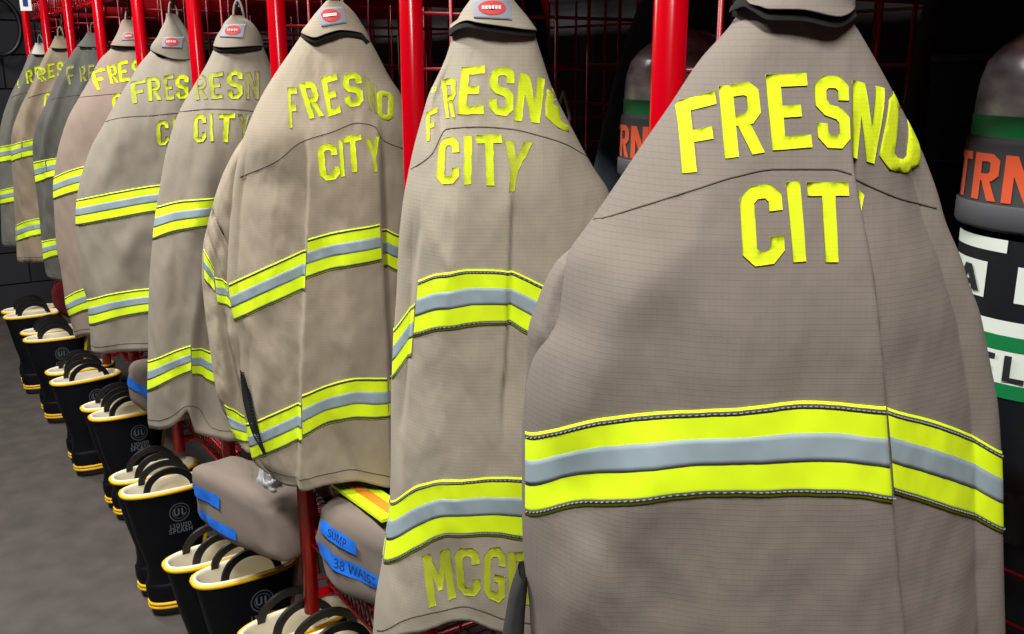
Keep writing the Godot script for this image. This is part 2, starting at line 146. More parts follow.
# ------------------------------------------------------------------ small tools
func at(t: float, y: float, w: float) -> Vector3:      # t along the rack, w away from the aisle
	return Vector3(-t, y, -w)

func numbered(called: String) -> String:
	if not taken.has(called):
		taken[called] = 0
		return called
	taken[called] += 1
	return "%s_%03d" % [called, taken[called]]

func thing(called: String, label: String, category: String, where: Vector3, turn := 0.0, group := "") -> Node3D:
	var o := Node3D.new()
	o.name = numbered(called)
	add_child(o)
	o.position = where
	o.rotation.y = turn
	tag(o, label, category, group)
	return o

func tag(o: Node, label: String, category: String, group := "") -> void:
	o.set_meta("label", label)
	o.set_meta("category", category)
	if group != "":
		o.set_meta("group", group)

class Mb:
	var v := PackedVector3Array()
	var uv := PackedVector2Array()
	var c := PackedColorArray()
	var ix := PackedInt32Array()
	func add(p: Vector3, t := Vector2.ZERO, k := Color.WHITE) -> int:
		v.append(p); uv.append(t); c.append(k)
		return v.size() - 1
	func tri(a: int, b: int, d: int) -> void:
		ix.append(a); ix.append(b); ix.append(d)
	func quad(a: int, b: int, d: int, e: int) -> void:
		tri(a, b, d); tri(a, d, e)
	func grid(rows: int, cols: int, first: int, wrap := false) -> void:
		for r in rows - 1:
			for k in (cols if wrap else cols - 1):
				var n := (k + 1) % cols
				quad(first + r * cols + k, first + r * cols + n, first + (r + 1) * cols + n, first + (r + 1) * cols + k)
	func box(p: Vector3, s: Vector3, b := Basis.IDENTITY) -> void:
		var h := s * 0.5
		for f in 6:
			var n := Vector3.ZERO
			n[f / 2] = 1.0 if f % 2 == 0 else -1.0
			var a := Vector3.ZERO
			a[(f / 2 + 1) % 3] = 1.0
			var d := n.cross(a)
			var q: Array[int] = []
			for s2 in [[-1, -1], [-1, 1], [1, 1], [1, -1]]:
				var l: Vector3 = (n + a * s2[0] + d * s2[1]) * h
				q.append(add(p + b * l, Vector2(s2[0] * h[(f / 2 + 1) % 3], s2[1] * h[(f / 2 + 2) % 3])))
			quad(q[0], q[1], q[2], q[3])
	func bar(a: Vector3, b: Vector3, r: float, n := 4) -> void:
		tube([a, b], [r, r], n)
	func tube(path: Array, rad: Array, n := 10, caps := true) -> void:
		var first := v.size()
		var side := Vector3.ZERO
		for i in path.size():
			var d: Vector3 = (path[mini(i + 1, path.size() - 1)] - path[maxi(i - 1, 0)]).normalized()
			if side == Vector3.ZERO:
				side = d.cross(Vector3.UP if absf(d.y) < 0.9 else Vector3.RIGHT).normalized()
			side = (side - d * side.dot(d)).normalized()
			var up := d.cross(side)
			for k in n:
				var g := TAU * k / n
				add(path[i] + (side * cos(g) + up * sin(g)) * rad[i], Vector2(float(k) / n, i))
		grid(path.size(), n, first, true)
		if caps:
			for e in [0, path.size() - 1]:
				var m := add(path[e])
				for k in n:
					tri(m, first + e * n + (k if e else (k + 1) % n), first + e * n + ((k + 1) % n if e else k))
	func mesh(smooth := true, tangents := false) -> ArrayMesh:
		var st := SurfaceTool.new()
		st.begin(Mesh.PRIMITIVE_TRIANGLES)
		if smooth:
			for i in v.size():
				st.set_color(c[i]); st.set_uv(uv[i]); st.add_vertex(v[i])
			for i in ix:
				st.add_index(i)
		else:
			st.set_smooth_group(-1)
			for i in ix:
				st.set_color(c[i]); st.set_uv(uv[i]); st.add_vertex(v[i])
		st.generate_normals()
		if tangents:
			st.generate_tangents()
		return st.commit()

func put(called: String, m: Mesh, mat: Material, parent: Node) -> MeshInstance3D:
	var o := MeshInstance3D.new()
	o.name = called if parent != self else numbered(called)
	o.mesh = m
	o.material_override = mat
	o.cast_shadow = GeometryInstance3D.SHADOW_CASTING_SETTING_ON
	parent.add_child(o, true)
	return o

func structure(called: String, m: Mesh, mat: Material) -> MeshInstance3D:
	var o := put(called, m, mat, self)
	o.set_meta("kind", "structure")
	o.set_meta("label", called.replace("_", " ") + " of the equipment bay")
	o.set_meta("category", called.split("_")[0])
	return o

func stuff(o: Node) -> void:
	o.set_meta("kind", "stuff")

func plain(c: Color, rough := 0.6, metal := 0.0) -> StandardMaterial3D:
	var m := StandardMaterial3D.new()
	m.albedo_color = c
	m.roughness = rough
	m.metallic = metal
	m.cull_mode = BaseMaterial3D.CULL_DISABLED
	return m

func rgb(r: float, g: float, b: float) -> Color:
	return Color(r / 255.0, g / 255.0, b / 255.0)

func noise_texture(freq: float, octaves: int, a: Color, b: Color, size := 512, seed_ := 1) -> NoiseTexture2D:
	var n := FastNoiseLite.new()
	n.seed = seed_
	n.frequency = freq
	n.fractal_octaves = octaves
	var g := Gradient.new()
	g.set_color(0, a)
	g.set_color(1, b)
	var t := NoiseTexture2D.new()
	t.noise = n
	t.width = size
	t.height = size
	t.seamless = true
	t.color_ramp = g
	return t

# ------------------------------------------------------------------ curves shared by the cloth shells
func ease01(a: float, b: float, x: float) -> float:
	var t := clampf((x - a) / (b - a), 0.0, 1.0)
	return t * t * (3.0 - 2.0 * t)

func slope(xs: Array, ys: Array, i: int) -> float:
	var n := xs.size()
	if i == 0:
		return (ys[1] - ys[0]) / (xs[1] - xs[0])
	if i == n - 1:
		return (ys[n - 1] - ys[n - 2]) / (xs[n - 1] - xs[n - 2])
	var a: float = (ys[i] - ys[i - 1]) / (xs[i] - xs[i - 1])
	var b: float = (ys[i + 1] - ys[i]) / (xs[i + 1] - xs[i])
	return 0.0 if a * b <= 0.0 else 2.0 * a * b / (a + b)

func curve(xs: Array, ys: Array, x: float) -> float:
	var n := xs.size()
	if x <= xs[0]:
		return ys[0]
	if x >= xs[n - 1]:
		return ys[n - 1]
	var k := 0
	while xs[k + 1] < x:
		k += 1
	var h: float = xs[k + 1] - xs[k]
	var t: float = (x - xs[k]) / h
	if n < 3:
		return ys[k] + (ys[k + 1] - ys[k]) * t
	var m0 := slope(xs, ys, k) * h
	var m1 := slope(xs, ys, k + 1) * h
	var t2 := t * t
	var t3 := t2 * t
	return (2 * t3 - 3 * t2 + 1) * ys[k] + (t3 - 2 * t2 + t) * m0 + (-2 * t3 + 3 * t2) * ys[k + 1] + (t3 - t2) * m1

# One row of a cloth shell: everything that depends on the height only.
func row(S: Dictionary, y: float) -> Dictionary:
	var q := -y
	var L := curve(S.y, S.l, q)
	var R := curve(S.y, S.r, q)
	var drop: float = -S.y[0] - y
	var r := {"y": y, "c": (L + R) * 0.5, "hw": maxf((R - L) * 0.5, 0.001), "d": S.df * (S.dtop + (1.0 - S.dtop) * ease01(0.0, S.droll, drop)), "drop": drop, "st": [], "ri": []}
	for s in S.steps:
		var a: float = s.y[0]
		var b: float = s.y[s.y.size() - 1]
		var f: float = ease01(a - 0.05, a + 0.05, q) * (1.0 - ease01(b - 0.02, b + 0.08, q))
		if f > 0.0:
			r.st.append([curve(s.y, s.u, q), float(s.side), s.amp * f, s.w, s.dec, s.tilt * f])
	for s in S.ridges:
		var a: float = s.y[0]
		var b: float = s.y[s.y.size() - 1]
		var f: float = ease01(a - 0.08, a + 0.04, q) * (1.0 - ease01(b - 0.04, b + 0.08, q))
		if f > 0.0:
			r.ri.append([curve(s.y, s.u, q), s.amp * f, s.w])
	r.wa = S.wave[0] * ease01(0.1, 0.4, drop)
	return r

func depth(S: Dictionary, r: Dictionary, u: float) -> float:
	var q := minf(1.0, absf((u - r.c) / r.hw))
	var z: float = r.d * pow(maxf(0.0, 1.0 - pow(q, 2.4)), 0.55)
	var env := minf(1.0, (1.0 - q) * 7.0)
	for s in r.st:
		var e: float = (u - s[0]) * s[1]
		if e > 0.0:
			z -= env * (s[2] * ease01(0.0, s[3], e) * exp(-e / s[4]) + s[5] * e)
	for s in r.ri:
		var e: float = (u - s[0]) / s[2]
		z += env * s[1] * exp(-e * e)
	z += env * r.wa * sin(u * S.wave[1] * TAU + S.wave[2] + r.y * 3.0)
	z += env * S.get("crumple", 0.0) * (wrinkle.get_noise_3d(u * 420.0, r.y * 230.0, S.wave[2] * 90.0) + 0.35 * wrinkle.get_noise_3d(u * 1500.0, r.y * 700.0, 40.0 + S.wave[2] * 90.0))
	return z + S.zc

func surf(S: Dictionary, u: float, y: float, lift := 0.0) -> Vector3:
	var r := row(S, y)
	var over: float = absf(u - r.c) - r.hw
	if over > 0.0:                                  # past the side edge: round to the back of the cloth
		return Vector3(r.c + signf(u - r.c) * (r.hw + lift * 0.5), y - S.base, S.zc - over)
	return Vector3(u, y - S.base, depth(S, r, u) + lift)

func hem_at(S: Dictionary, u: float) -> float:
	return -curve(S.hu, S.hy, u) if S.hy[0] < 0 else curve(S.hu, S.hy, u)

# A closed loft of cloth, open below, with a turned-in hem.
func cloth(S: Dictionary, rows: int, cols: int, tint := Color.WHITE, inner := 0.0) -> Mb:
	var m := Mb.new()
	var back := maxi(10, cols / 4)
	var ring := cols + back
	var top: float = -S.y[0]
	for i in rows + 3:
		var v := minf(1.0, float(i) / rows)
		var tuck := maxi(0, i - rows)
		for k in ring:
			var s: float
			var front := k < cols
			if front:
				var x := -1.0 + 2.0 * k / (cols - 1)
				s = lerpf(x, sin(x * PI / 2), 0.75)
			else:
				var x := 1.0 - 2.0 * (k - cols + 1.0) / (back + 1.0)
				s = sin(x * PI / 2)
			var y := lerpf(top, 0.7, v)
			for pass_ in 2:
				var rr_c := (curve(S.y, S.l, -y) + curve(S.y, S.r, -y)) * 0.5
				var rr_h := (curve(S.y, S.r, -y) - curve(S.y, S.l, -y)) * 0.5
				y = lerpf(top, hem_at(S, rr_c + rr_h * s), v)
			var r := row(S, y)
			var u: float = r.c + r.hw * s * (1.0 - inner)
			var z: float
			if front:
				z = depth(S, r, u) - inner * 0.05
			else:
				z = S.zc - S.db * (0.5 + 0.5 * ease01(0.0, 0.3, r.drop)) * sqrt(maxf(0.0, 1.0 - s * s))
			if tuck > 0:
				z -= (0.002 if front else -0.002) * tuck
				u -= signf(s) * 0.001 * tuck
			var yy := y + (0.0 if tuck < 2 else 0.006 * (tuck - 1))
			var g: float = 1.0 + 0.13 * stain.get_noise_3d(u * 60.0, y * 60.0, S.wave[2] * 70.0) + 0.06 * stain.get_noise_3d(u * 300.0, y * 300.0, S.wave[2] * 70.0)
			m.add(Vector3(u, yy - S.base, z), Vector2(u, -y) / 0.030, Color(tint.r * g, tint.g * g, tint.b * g))
	m.grid(rows + 3, ring, 0, true)
	return m

# A band lying on a shell between two traced edges.
func lerp_line(p: Array, f: float) -> Vector2:
	var n := p.size() / 2
	var xs := []
	var us := []
	var ys := []
	for i in n:
		xs.append(float(i) / (n - 1)); us.append(p[i * 2]); ys.append(p[i * 2 + 1])
	return Vector2(curve(xs, us, f), curve(xs, ys, f))

func band(S: Dictionary, a: Array, b: Array, f0: float, f1: float, lift: float, n: int, across: int, skirt := -0.001) -> Mb:
	var m := Mb.new()
	for j in across + 3:
		var edge := j == 0 or j == across + 2
		var f := lerpf(f0, f1, clampf(float(j - 1) / across, 0.0, 1.0))
		for i in n + 1:
			var p := lerp_line(a, float(i) / n).lerp(lerp_line(b, float(i) / n), f)
			m.add(surf(S, p.x, p.y, skirt if edge else lift), p / 0.05)
	m.grid(across + 3, n + 1, 0)
	return m

# ------------------------------------------------------------------ block letters
func glyphs(ch: String) -> Array:
	var a := 0.34
	var b := 0.17
	match ch:
		"E": return [[0,0, 1,0, 1,b, a,b, a,.42, .8,.42, .8,.58, a,.58, a,1-b, 1,1-b, 1,1, 0,1]]
		"F": return [[0,0, 1,0, 1,b, a,b, a,.44, .82,.44, .82,.6, a,.6, a,1, 0,1]]
		"I": return [[0,0, 1,0, 1,1, 0,1]]
		"T": return [[0,0, 1,0, 1,b, .66,b, .66,1, .34,1, .34,b, 0,b]]
		"C": return [[.27,0, .73,0, 1,.15, 1,.34, .68,.34, .68,.22, .6,b, .42,b, .33,.22, .33,.78, .42,1-b, .6,1-b, .68,.78, .68,.66, 1,.66, 1,.85, .73,1, .27,1, 0,.85, 0,.15]]
		"G": return [[.27,0, .73,0, 1,.15, 1,.34, .68,.34, .68,.22, .6,b, .42,b, .33,.22, .33,.78, .42,1-b, .6,1-b, .68,.78, .68,.64, .5,.64, .5,.5, 1,.5, 1,.85, .73,1, .27,1, 0,.85, 0,.15]]
		"S": return [[.27,0, .73,0, 1,.14, 1,.34, .68,.34, .68,.21, .6,b, .4,b, .33,.21, .33,.33, .42,.4, .75,.44, 1,.57, 1,.86, .73,1, .27,1, 0,.86, 0,.66, .32,.66, .32,.79, .4,1-b, .6,1-b, .67,.79, .67,.65, .58,.6, .25,.55, 0,.42, 0,.14]]
		"N": return [[0,0, .36,0, .7,.55, .7,0, 1,0, 1,1, .68,1, .3,.42, .3,1, 0,1]]
		"O": return [[.5,0, .27,0, 0,.15, 0,.85, .27,1, .5,1, .5,1-b, .42,1-b, .33,.78, .33,.22, .42,b, .5,b], [.5,0, .5,b, .58,b, .67,.22, .67,.78, .58,1-b, .5,1-b, .5,1, .73,1, 1,.85, 1,.15, .73,0]]
		"o": return [[.5,0, .27,0, 0,.15, 0,.85, .27,1, .5,1, .5,1-b, .42,1-b, .33,.78, .33,.22, .42,b, .5,b]]
		"R": return [[0,0, a,0, a,1, 0,1], [a,0, .75,0, 1,.13, 1,.45, .78,.58, a,.58, a,.43, .6,.43, .68,.38, .68,.2, .6,b, a,b], [.38,.56, .7,.56, 1,1, .68,1]]
		"Y": return [[0,0, .33,0, .5,.36, .67,0, 1,0, .66,.58, .66,1, .34,1, .34,.58]]
		"M": return [[0,0, .3,0, .5,.45, .7,0, 1,0, 1,1, .72,1, .72,.45, .58,.75, .42,.75, .28,.45, .28,1, 0,1]]
	return []

func letter(S: Dictionary, ch: String, q: Array, lift: float, step: float, fray: float) -> Mb:
	var m := Mb.new()
	var c := [Vector2(q[0], q[1]), Vector2(q[2], q[3]), Vector2(q[4], q[5]), Vector2(q[6], q[7])]
	for g in glyphs(ch):
		var poly := PackedVector2Array()
		var n: int = g.size() / 2
		for i in n:
			var p := Vector2(g[i * 2], g[i * 2 + 1])
			var p2 := Vector2(g[(i * 2 + 2) % g.size()], g[(i * 2 + 3) % g.size()])
			var a := corner(c, p)
			var b := corner(c, p2)
			var k := maxi(1, int(a.distance_to(b) / step))
			for j in k:
				var w := a.lerp(b, float(j) / k)
				if j > 0 and fray > 0.0:
					w += Vector2(rng.randf_range(-1, 1), rng.randf_range(-1, 1)) * fray
				poly.append(w)
		var ids := Geometry2D.triangulate_polygon(poly)
		if ids.is_empty():
			poly.reverse()
			ids = Geometry2D.triangulate_polygon(poly)
		var stack := []
		for i in ids.size() / 3:
			stack.append([poly[ids[i * 3]], poly[ids[i * 3 + 1]], poly[ids[i * 3 + 2]]])
		var seen := {}
		while not stack.is_empty():
			var t: Array = stack.pop_back()
			var far := 0
			var best := 0.0
			for e in 3:
				var d: float = t[e].distance_to(t[(e + 1) % 3])
				if d > best:
					best = d; far = e
			if best > step * 1.6:
				var mid: Vector2 = (t[far] + t[(far + 1) % 3]) * 0.5
				stack.append([t[far], mid, t[(far + 2) % 3]])
				stack.append([mid, t[(far + 1) % 3], t[(far + 2) % 3]])
				continue
			var w := []
			for p in t:
				var key: Vector2i = Vector2i(roundi(p.x * 20000), roundi(p.y * 20000))
				if not seen.has(key):
					seen[key] = m.add(surf(S, p.x, p.y, lift), p / 0.02)
				w.append(seen[key])
			if (t[1] - t[0]).cross(t[2] - t[0]) < 0:
				m.tri(w[0], w[1], w[2])
			else:
				m.tri(w[0], w[2], w[1])
		for i in poly.size():                       # the cut edge of the patch
			var a := poly[i]
			var b := poly[(i + 1) % poly.size()]
			m.quad(m.add(surf(S, a.x, a.y, lift)), m.add(surf(S, b.x, b.y, lift)), m.add(surf(S, b.x, b.y, -0.001)), m.add(surf(S, a.x, a.y, -0.001)))
	return m

func corner(c: Array, p: Vector2) -> Vector2:
	return c[0].lerp(c[1], p.x).lerp(c[3].lerp(c[2], p.x), p.y)

func seam(S: Dictionary, p: Array, n: int, r: float, lift: float) -> Mb:
	var m := Mb.new()
	var path := []
	var rad := []
	for i in n + 1:
		var q := lerp_line(p, float(i) / n)
		path.append(surf(S, q.x, q.y, lift)); rad.append(r)
	m.tube(path, rad, 5)
	return m

# ------------------------------------------------------------------ materials
func cloth_textures() -> void:
	var n := 252
	var img := Image.create(n, n, false, Image.FORMAT_RGB8)
	var hgt := Image.create(n, n, false, Image.FORMAT_RGB8)
	var g := FastNoiseLite.new()
	g.seed = 5
	g.frequency = 0.12
	for y in n:
		for x in n:
			var lx := absf(fposmod(x, 42.0) - 21.0) / 21.0
			var ly := absf(fposmod(y, 42.0) - 21.0) / 21.0
			var weave := 0.5 + 0.5 * sin(x * TAU / 6.0) * sin(y * TAU / 6.0)
			var k := 0.90 + 0.07 * weave + 0.05 * g.get_noise_2d(x, y) + rng.randf_range(-0.05, 0.05)
			if lx > 0.90:
				k -= 0.02
			if ly > 0.88:
				k -= 0.055
			k = clampf(k, 0, 1)
			img.set_pixel(x, y, Color(k, k, k))
			var h := clampf(0.45 + 0.12 * weave + (0.22 if lx > 0.86 else 0.0) + (0.34 if ly > 0.84 else 0.0), 0, 1)
			hgt.set_pixel(x, y, Color(h, h, h))
	img.generate_mipmaps()
	M.cloth_tex = ImageTexture.create_from_image(img)
	hgt.bump_map_to_normal_map(3.0)
	hgt.generate_mipmaps()
	M.cloth_nrm = ImageTexture.create_from_image(hgt)

func cloth_material(c: Color) -> StandardMaterial3D:
	var m := plain(c, 0.95)
	m.albedo_texture = M.cloth_tex
	m.normal_enabled = true
	m.normal_texture = M.cloth_nrm
	m.normal_scale = 0.45
	m.vertex_color_use_as_albedo = true
	return m

func make_materials() -> void:
	cloth_textures()
	M.red = plain(rgb(164, 0, 15), 0.2)
	M.red.metallic_specular = 0.3
	M.wire = plain(rgb(136, 0, 14), 0.4)
	M.yellow = plain(rgb(214, 242, 2), 0.8)
	M.silver = plain(rgb(140, 157, 164), 0.6, 0.05)
	M.edge = plain(rgb(66, 70, 70), 0.9)
	M.thread = plain(rgb(150, 152, 146), 0.9)
	M.seam = plain(rgb(84, 74, 64), 1.0)
	M.black = plain(rgb(17, 18, 21), 0.75)
	M.lining = plain(rgb(8, 8, 9), 1.0)
	M.rubber = plain(rgb(9, 11, 16), 0.55)
	M.rubber.metallic_specular = 0.3
	M.loop = plain(rgb(14, 15, 20), 0.45)
	M.sole = plain(rgb(13, 13, 14), 0.8)
	M.piping = plain(rgb(226, 178, 14), 0.5)
	M.cream = plain(rgb(232, 224, 200), 0.95)
	M.print = plain(rgb(84, 88, 96), 0.8)
	M.dark_cloth = plain(rgb(34, 33, 32), 1.0)
	M.navy = cloth_material(rgb(46, 56, 68))
	M.black_cloth = cloth_material(rgb(18, 19, 22))
	M.blue = plain(rgb(18, 112, 226), 0.65)
	M.ink = plain(rgb(12, 44, 110), 0.8)
	M.label = plain(rgb(132, 136, 146), 0.85)
	M.oval = plain(rgb(186, 58, 56), 0.85)
	M.white = plain(rgb(222, 224, 220), 0.7)
	M.metal = plain(rgb(150, 148, 142), 0.35, 0.8)
	M.dark_metal = plain(rgb(58, 58, 60), 0.4, 0.7)

# ------------------------------------------------------------------ the coats
var coat_labels := [
	"biggest grey-brown firefighter coat with crisp yellow letters and a deep crease down its back",
	"tan firefighter coat with frayed letters and a yellow name patch along its hem",
	"tan firefighter coat with one sleeve hanging out beside a black zip slot",
	"grey-tan firefighter coat with faded olive letters, its hem in two hanging lobes",
	"smooth beige-grey firefighter coat with pointed collar, half-faded letters and one bright S",
	"pinkish-tan firefighter coat with bright yellow letters",
	"charcoal-grey firefighter coat with barely visible faded letters",
	"creased tan firefighter coat hanging just beyond the charcoal coat",
	"small grey firefighter coat at the far end of the row"]

func build_coat(i: int) -> void:
	var d: Dictionary = coats[i]
	var S: Dictionary = d.body
	var base: float = 9.0
	for h in S.hy:
		base = minf(base, absf(h))
	var near := i < 3
	var cols: int = [170, 150, 130, 90, 80, 60, 60, 50, 50][i]
	var rows: int = [190, 170, 150, 90, 80, 70, 60, 50, 50][i]
	var step: float = [.005, .006, .006, .009, .01, .012, .015, .015, .015][i]
	S.base = base
	S.crumple = [.0045, .006, .007, .007, .006, .006, .012, .013, .01][i]
	var t := thing("turnout_coat", coat_labels[i], "coat", at(d.at[0], base, d.at[1]), FACING, "firefighter coats hanging along the rack")
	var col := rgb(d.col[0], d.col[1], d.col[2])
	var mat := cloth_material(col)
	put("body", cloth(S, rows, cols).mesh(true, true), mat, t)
	# dark lining seen under the hem
	# seams
	for y in d.yoke:
		put("yoke_seam", seam(S, y, 40, 0.0008 if i < 3 else 0.0011, 0.0003).mesh(), M.seam, t)
	var hp := []
	for k in 9:
		var u: float = lerpf(S.hu[0] + 0.012, S.hu[S.hu.size() - 1] - 0.012, k / 8.0)
		hp.append(u); hp.append(hem_at(S, u) + 0.022)
	put("hem_seam", seam(S, hp, 60, 0.0009, 0.0002).mesh(), M.seam, t)
	for st in d.stripes:
		stripe(S, st, t, i)
	var yellow := letter_paint([0.0, .1, .06][i] if i < 3 else 0.05)
	var faded := {2: [.35, .12, .08, .05, .75, .3, 0.0, .05, 0.0, .3], 3: [.86, .62, .42, .9, .35, .35, .2, .85], 4: [.6, .45, .6, .1, .25, .25, .3], 6: [.85, .85, .85], 7: [.2]}
	var nf: int = d.get("name_from", 99)
	var pale := letter_paint(.4)
	var k := 0
	for l in d.letters:
		var mt: StandardMaterial3D = pale if k >= nf else yellow
		if i in faded:
			mt = letter_paint(faded[i][mini(k, faded[i].size() - 1)])
		put("letter", letter(S, l[0], l[1], 0.0015 if i < 3 else 0.0019, step, 0.0 if i == 0 else 0.0007).mesh(), mt, t)
		k += 1
	# sleeves that show beside the body
	for s in d.sleeves:
		var Q: Dictionary = s.shell
		Q.base = base
		Q.crumple = 0.014
		var sl := put("sleeve", cloth(Q, 110, 60).mesh(true, true), mat, t)
		for st in s.stripes:
			stripe(Q, st, sl, i, false)
	for F in d.get("flaps", []):
		F.base = base
		F.crumple = 0.01
		put("pocket_flap", cloth(F, 40, 30).mesh(true, true), M.dark_cloth, t)
	# collar: an outer flap, its black underside, and a loop
	var C: Dictionary = d.collar
	C.base = base
	C.crumple = 0.003
	var cm := cloth(C, 40, 70 if near else 40)
	var col_node := put("collar", cm.mesh(true, true), mat if i != 8 else cloth_material(rgb(196, 194, 184)), t)
	var D: Dictionary = C.duplicate(true)
	for k2 in D.hy.size():
		D.hy[k2] = absf(D.hy[k2]) - 0.0085
	D.df = C.df - 0.006
	put("collar_lining", cloth(D, 40, 50, Color.WHITE, 0.03).mesh(), M.lining, col_node)
	var top: float = -C.y[0]
	var c0: float = (C.l[0] + C.r[0]) * 0.5
	var loop := Mb.new()
	var path := []
	var rad := []
	for k3 in 13:
		var g := PI * k3 / 12.0
		path.append(Vector3(c0 + 0.011 * cos(g), top - base - 0.008 + 0.042 * sin(g), -0.006)); rad.append(0.0028)
	loop.tube(path, rad, 6)
	put("hanger_loop", loop.mesh(), mat, t)
	if d.has("patch"):
		var p: Array = d.patch
		var pm := band(C, [p[0], p[1], (p[0] + p[2]) * 0.5, (p[1] + p[3]) * 0.5, p[2], p[3]], [p[6], p[7], (p[4] + p[6]) * 0.5, (p[5] + p[7]) * 0.5, p[4], p[5]], 0, 1, 0.0018, 10, 8)
		var lab := put("collar_label", pm.mesh(), M.label, col_node)
		lab.set_meta("label", "grey collar label with a red oval")
		var ov := Mb.new()
		var cc := [Vector2(p[0], p[1]), Vector2(p[2], p[3]), Vector2(p[4], p[5]), Vector2(p[6], p[7])]
		var mid := corner(cc, Vector2(.5, .44))
		var first := ov.add(surf(C, mid.x, mid.y, 0.003))
		for ring in 3:
			for k4 in 28:
				var g2 := TAU * k4 / 28
				var rr := (ring + 1) / 3.0
				var w := corner(cc, Vector2(.5 + .36 * rr * cos(g2), .44 + .36 * rr * sin(g2)))
				ov.add(surf(C, w.x, w.y, 0.0028))
		for k4 in 28:
			ov.tri(first, first + 1 + k4, first + 1 + (k4 + 1) % 28)
		ov.grid(3, 28, first + 1, true)
		put("red_oval", ov.mesh(), M.oval, col_node)
		var dashes := Mb.new()                       # the small pale print across the oval
		for k5 in 6:
			var a := corner(cc, Vector2(.25 + k5 * .085, .33))
			var b := corner(cc, Vector2(.25 + k5 * .085 + .055, .50))
			for e in [[a.x, b.x, a.y, a.y - 0.0016], [a.x, b.x, b.y + 0.0016, b.y], [a.x, a.x + 0.0016, a.y, b.y]]:
				dashes.quad(dashes.add(surf(C, e[0], e[2], .0036)), dashes.add(surf(C, e[1], e[2], .0036)), dashes.add(surf(C, e[1], e[3], .0036)), dashes.add(surf(C, e[0], e[3], .0036)))
		var pr := put("oval_print", dashes.mesh(false), M.white, col_node)
		stuff(pr)
	if d.has("slot"):
		var s2: Array = d.slot
		var sm := Mb.new()
		var n := 24
		for side in 4:
			for k6 in n + 1:
				var f := float(k6) / n
				var p2 := lerp_line(s2, f)
				var half := 0.011 * sin(PI * clampf(f, 0.03, 0.97)) + 0.001
				var off: float = [-half, -half * 0.5, half * 0.5, half][side]
				sm.add(surf(S, p2.x + off, p2.y, 0.004 - (0.002 if side in [1, 2] else 0.0)))
		sm.grid(4, n + 1, 0)
		put("zip_slot", sm.mesh(), M.lining, t)
		var zt := Mb.new()
		for k7 in 34:
			var p3 := lerp_line(s2, (k7 + .5) / 34.0)
			zt.box(surf(S, p3.x + 0.004, p3.y, 0.005), Vector3(.006, .0018, .003))
		stuff(put("zip_teeth", zt.mesh(false), M.dark_metal, t))

func letter_paint(worn: float) -> StandardMaterial3D:
	var key := "letter%d" % roundi(worn * 20)
	if not M.has(key):
		M[key] = plain(rgb(214, 234, 8).lerp(rgb(128, 124, 84), worn), 0.9)
		M[key].albedo_texture = M.cloth_tex
	return M[key]

func stripe(S: Dictionary, st: Array, parent: Node, i: int, sub := true) -> void:
	var n: int = [70, 50, 40, 30, 24, 20, 16, 14, 14][i]
	var lift := 0.0018 if i < 3 else 0.0024
	var y := put("reflective_stripe", band(S, st[0], st[1], 0.0, 1.0, lift, n, 10).mesh(), M.yellow, parent)
	var sil := put("silver_band", band(S, st[0], st[1], 0.325, 0.63, lift + 0.0004, n, 5, lift - 0.0002).mesh(), M.silver, y if sub else parent)
	for e in [[0.025, 0.075], [0.925, 0.972]]:
		put("stitched_edge", band(S, st[0], st[1], e[0], e[1], lift + 0.0005, n, 2, lift - 0.0002).mesh(), M.edge, y if sub else parent)
	if i < 2 and sub:
		var m := Mb.new()
		for e in [0.05, 0.949]:
			var len: float = Vector2(st[0][0], st[0][1]).distance_to(Vector2(st[0][st[0].size() - 2], st[0][st[0].size() - 1]))
			var c := int(len / 0.0045)
			for k in c:
				var f := (k + .5) / c
				var p := lerp_line(st[0], f).lerp(lerp_line(st[1], f), e)
				var p2 := lerp_line(st[0], f + .002).lerp(lerp_line(st[1], f + .002), e)
				var ang := atan2(p2.y - p.y, p2.x - p.x)
				m.box(surf(S, p.x, p.y, lift + 0.0008), Vector3(.0028, .0008, .0006), Basis(Vector3.BACK, ang))
		stuff(put("stitching", m.mesh(false), M.thread, y))

# ------------------------------------------------------------------ the boots
func ring_loft(m: Mb, y: float, w0: float, w1: float, half: float, n: int, p := 2.6, tilt := 0.0) -> void:
	for k in n:
		var g := TAU * k / n
		var c := cos(g)
		var s := sin(g)
		var x := half * signf(s) * pow(absf(s), 2.0 / p)
		var f := 0.5 - 0.5 * signf(c) * pow(absf(c), 2.0 / p)
		m.add(Vector3(x, y + tilt * (f - .5), -lerpf(w0, w1, f)), Vector2(float(k) / n, y * 4.0))

var boot_parts := {}

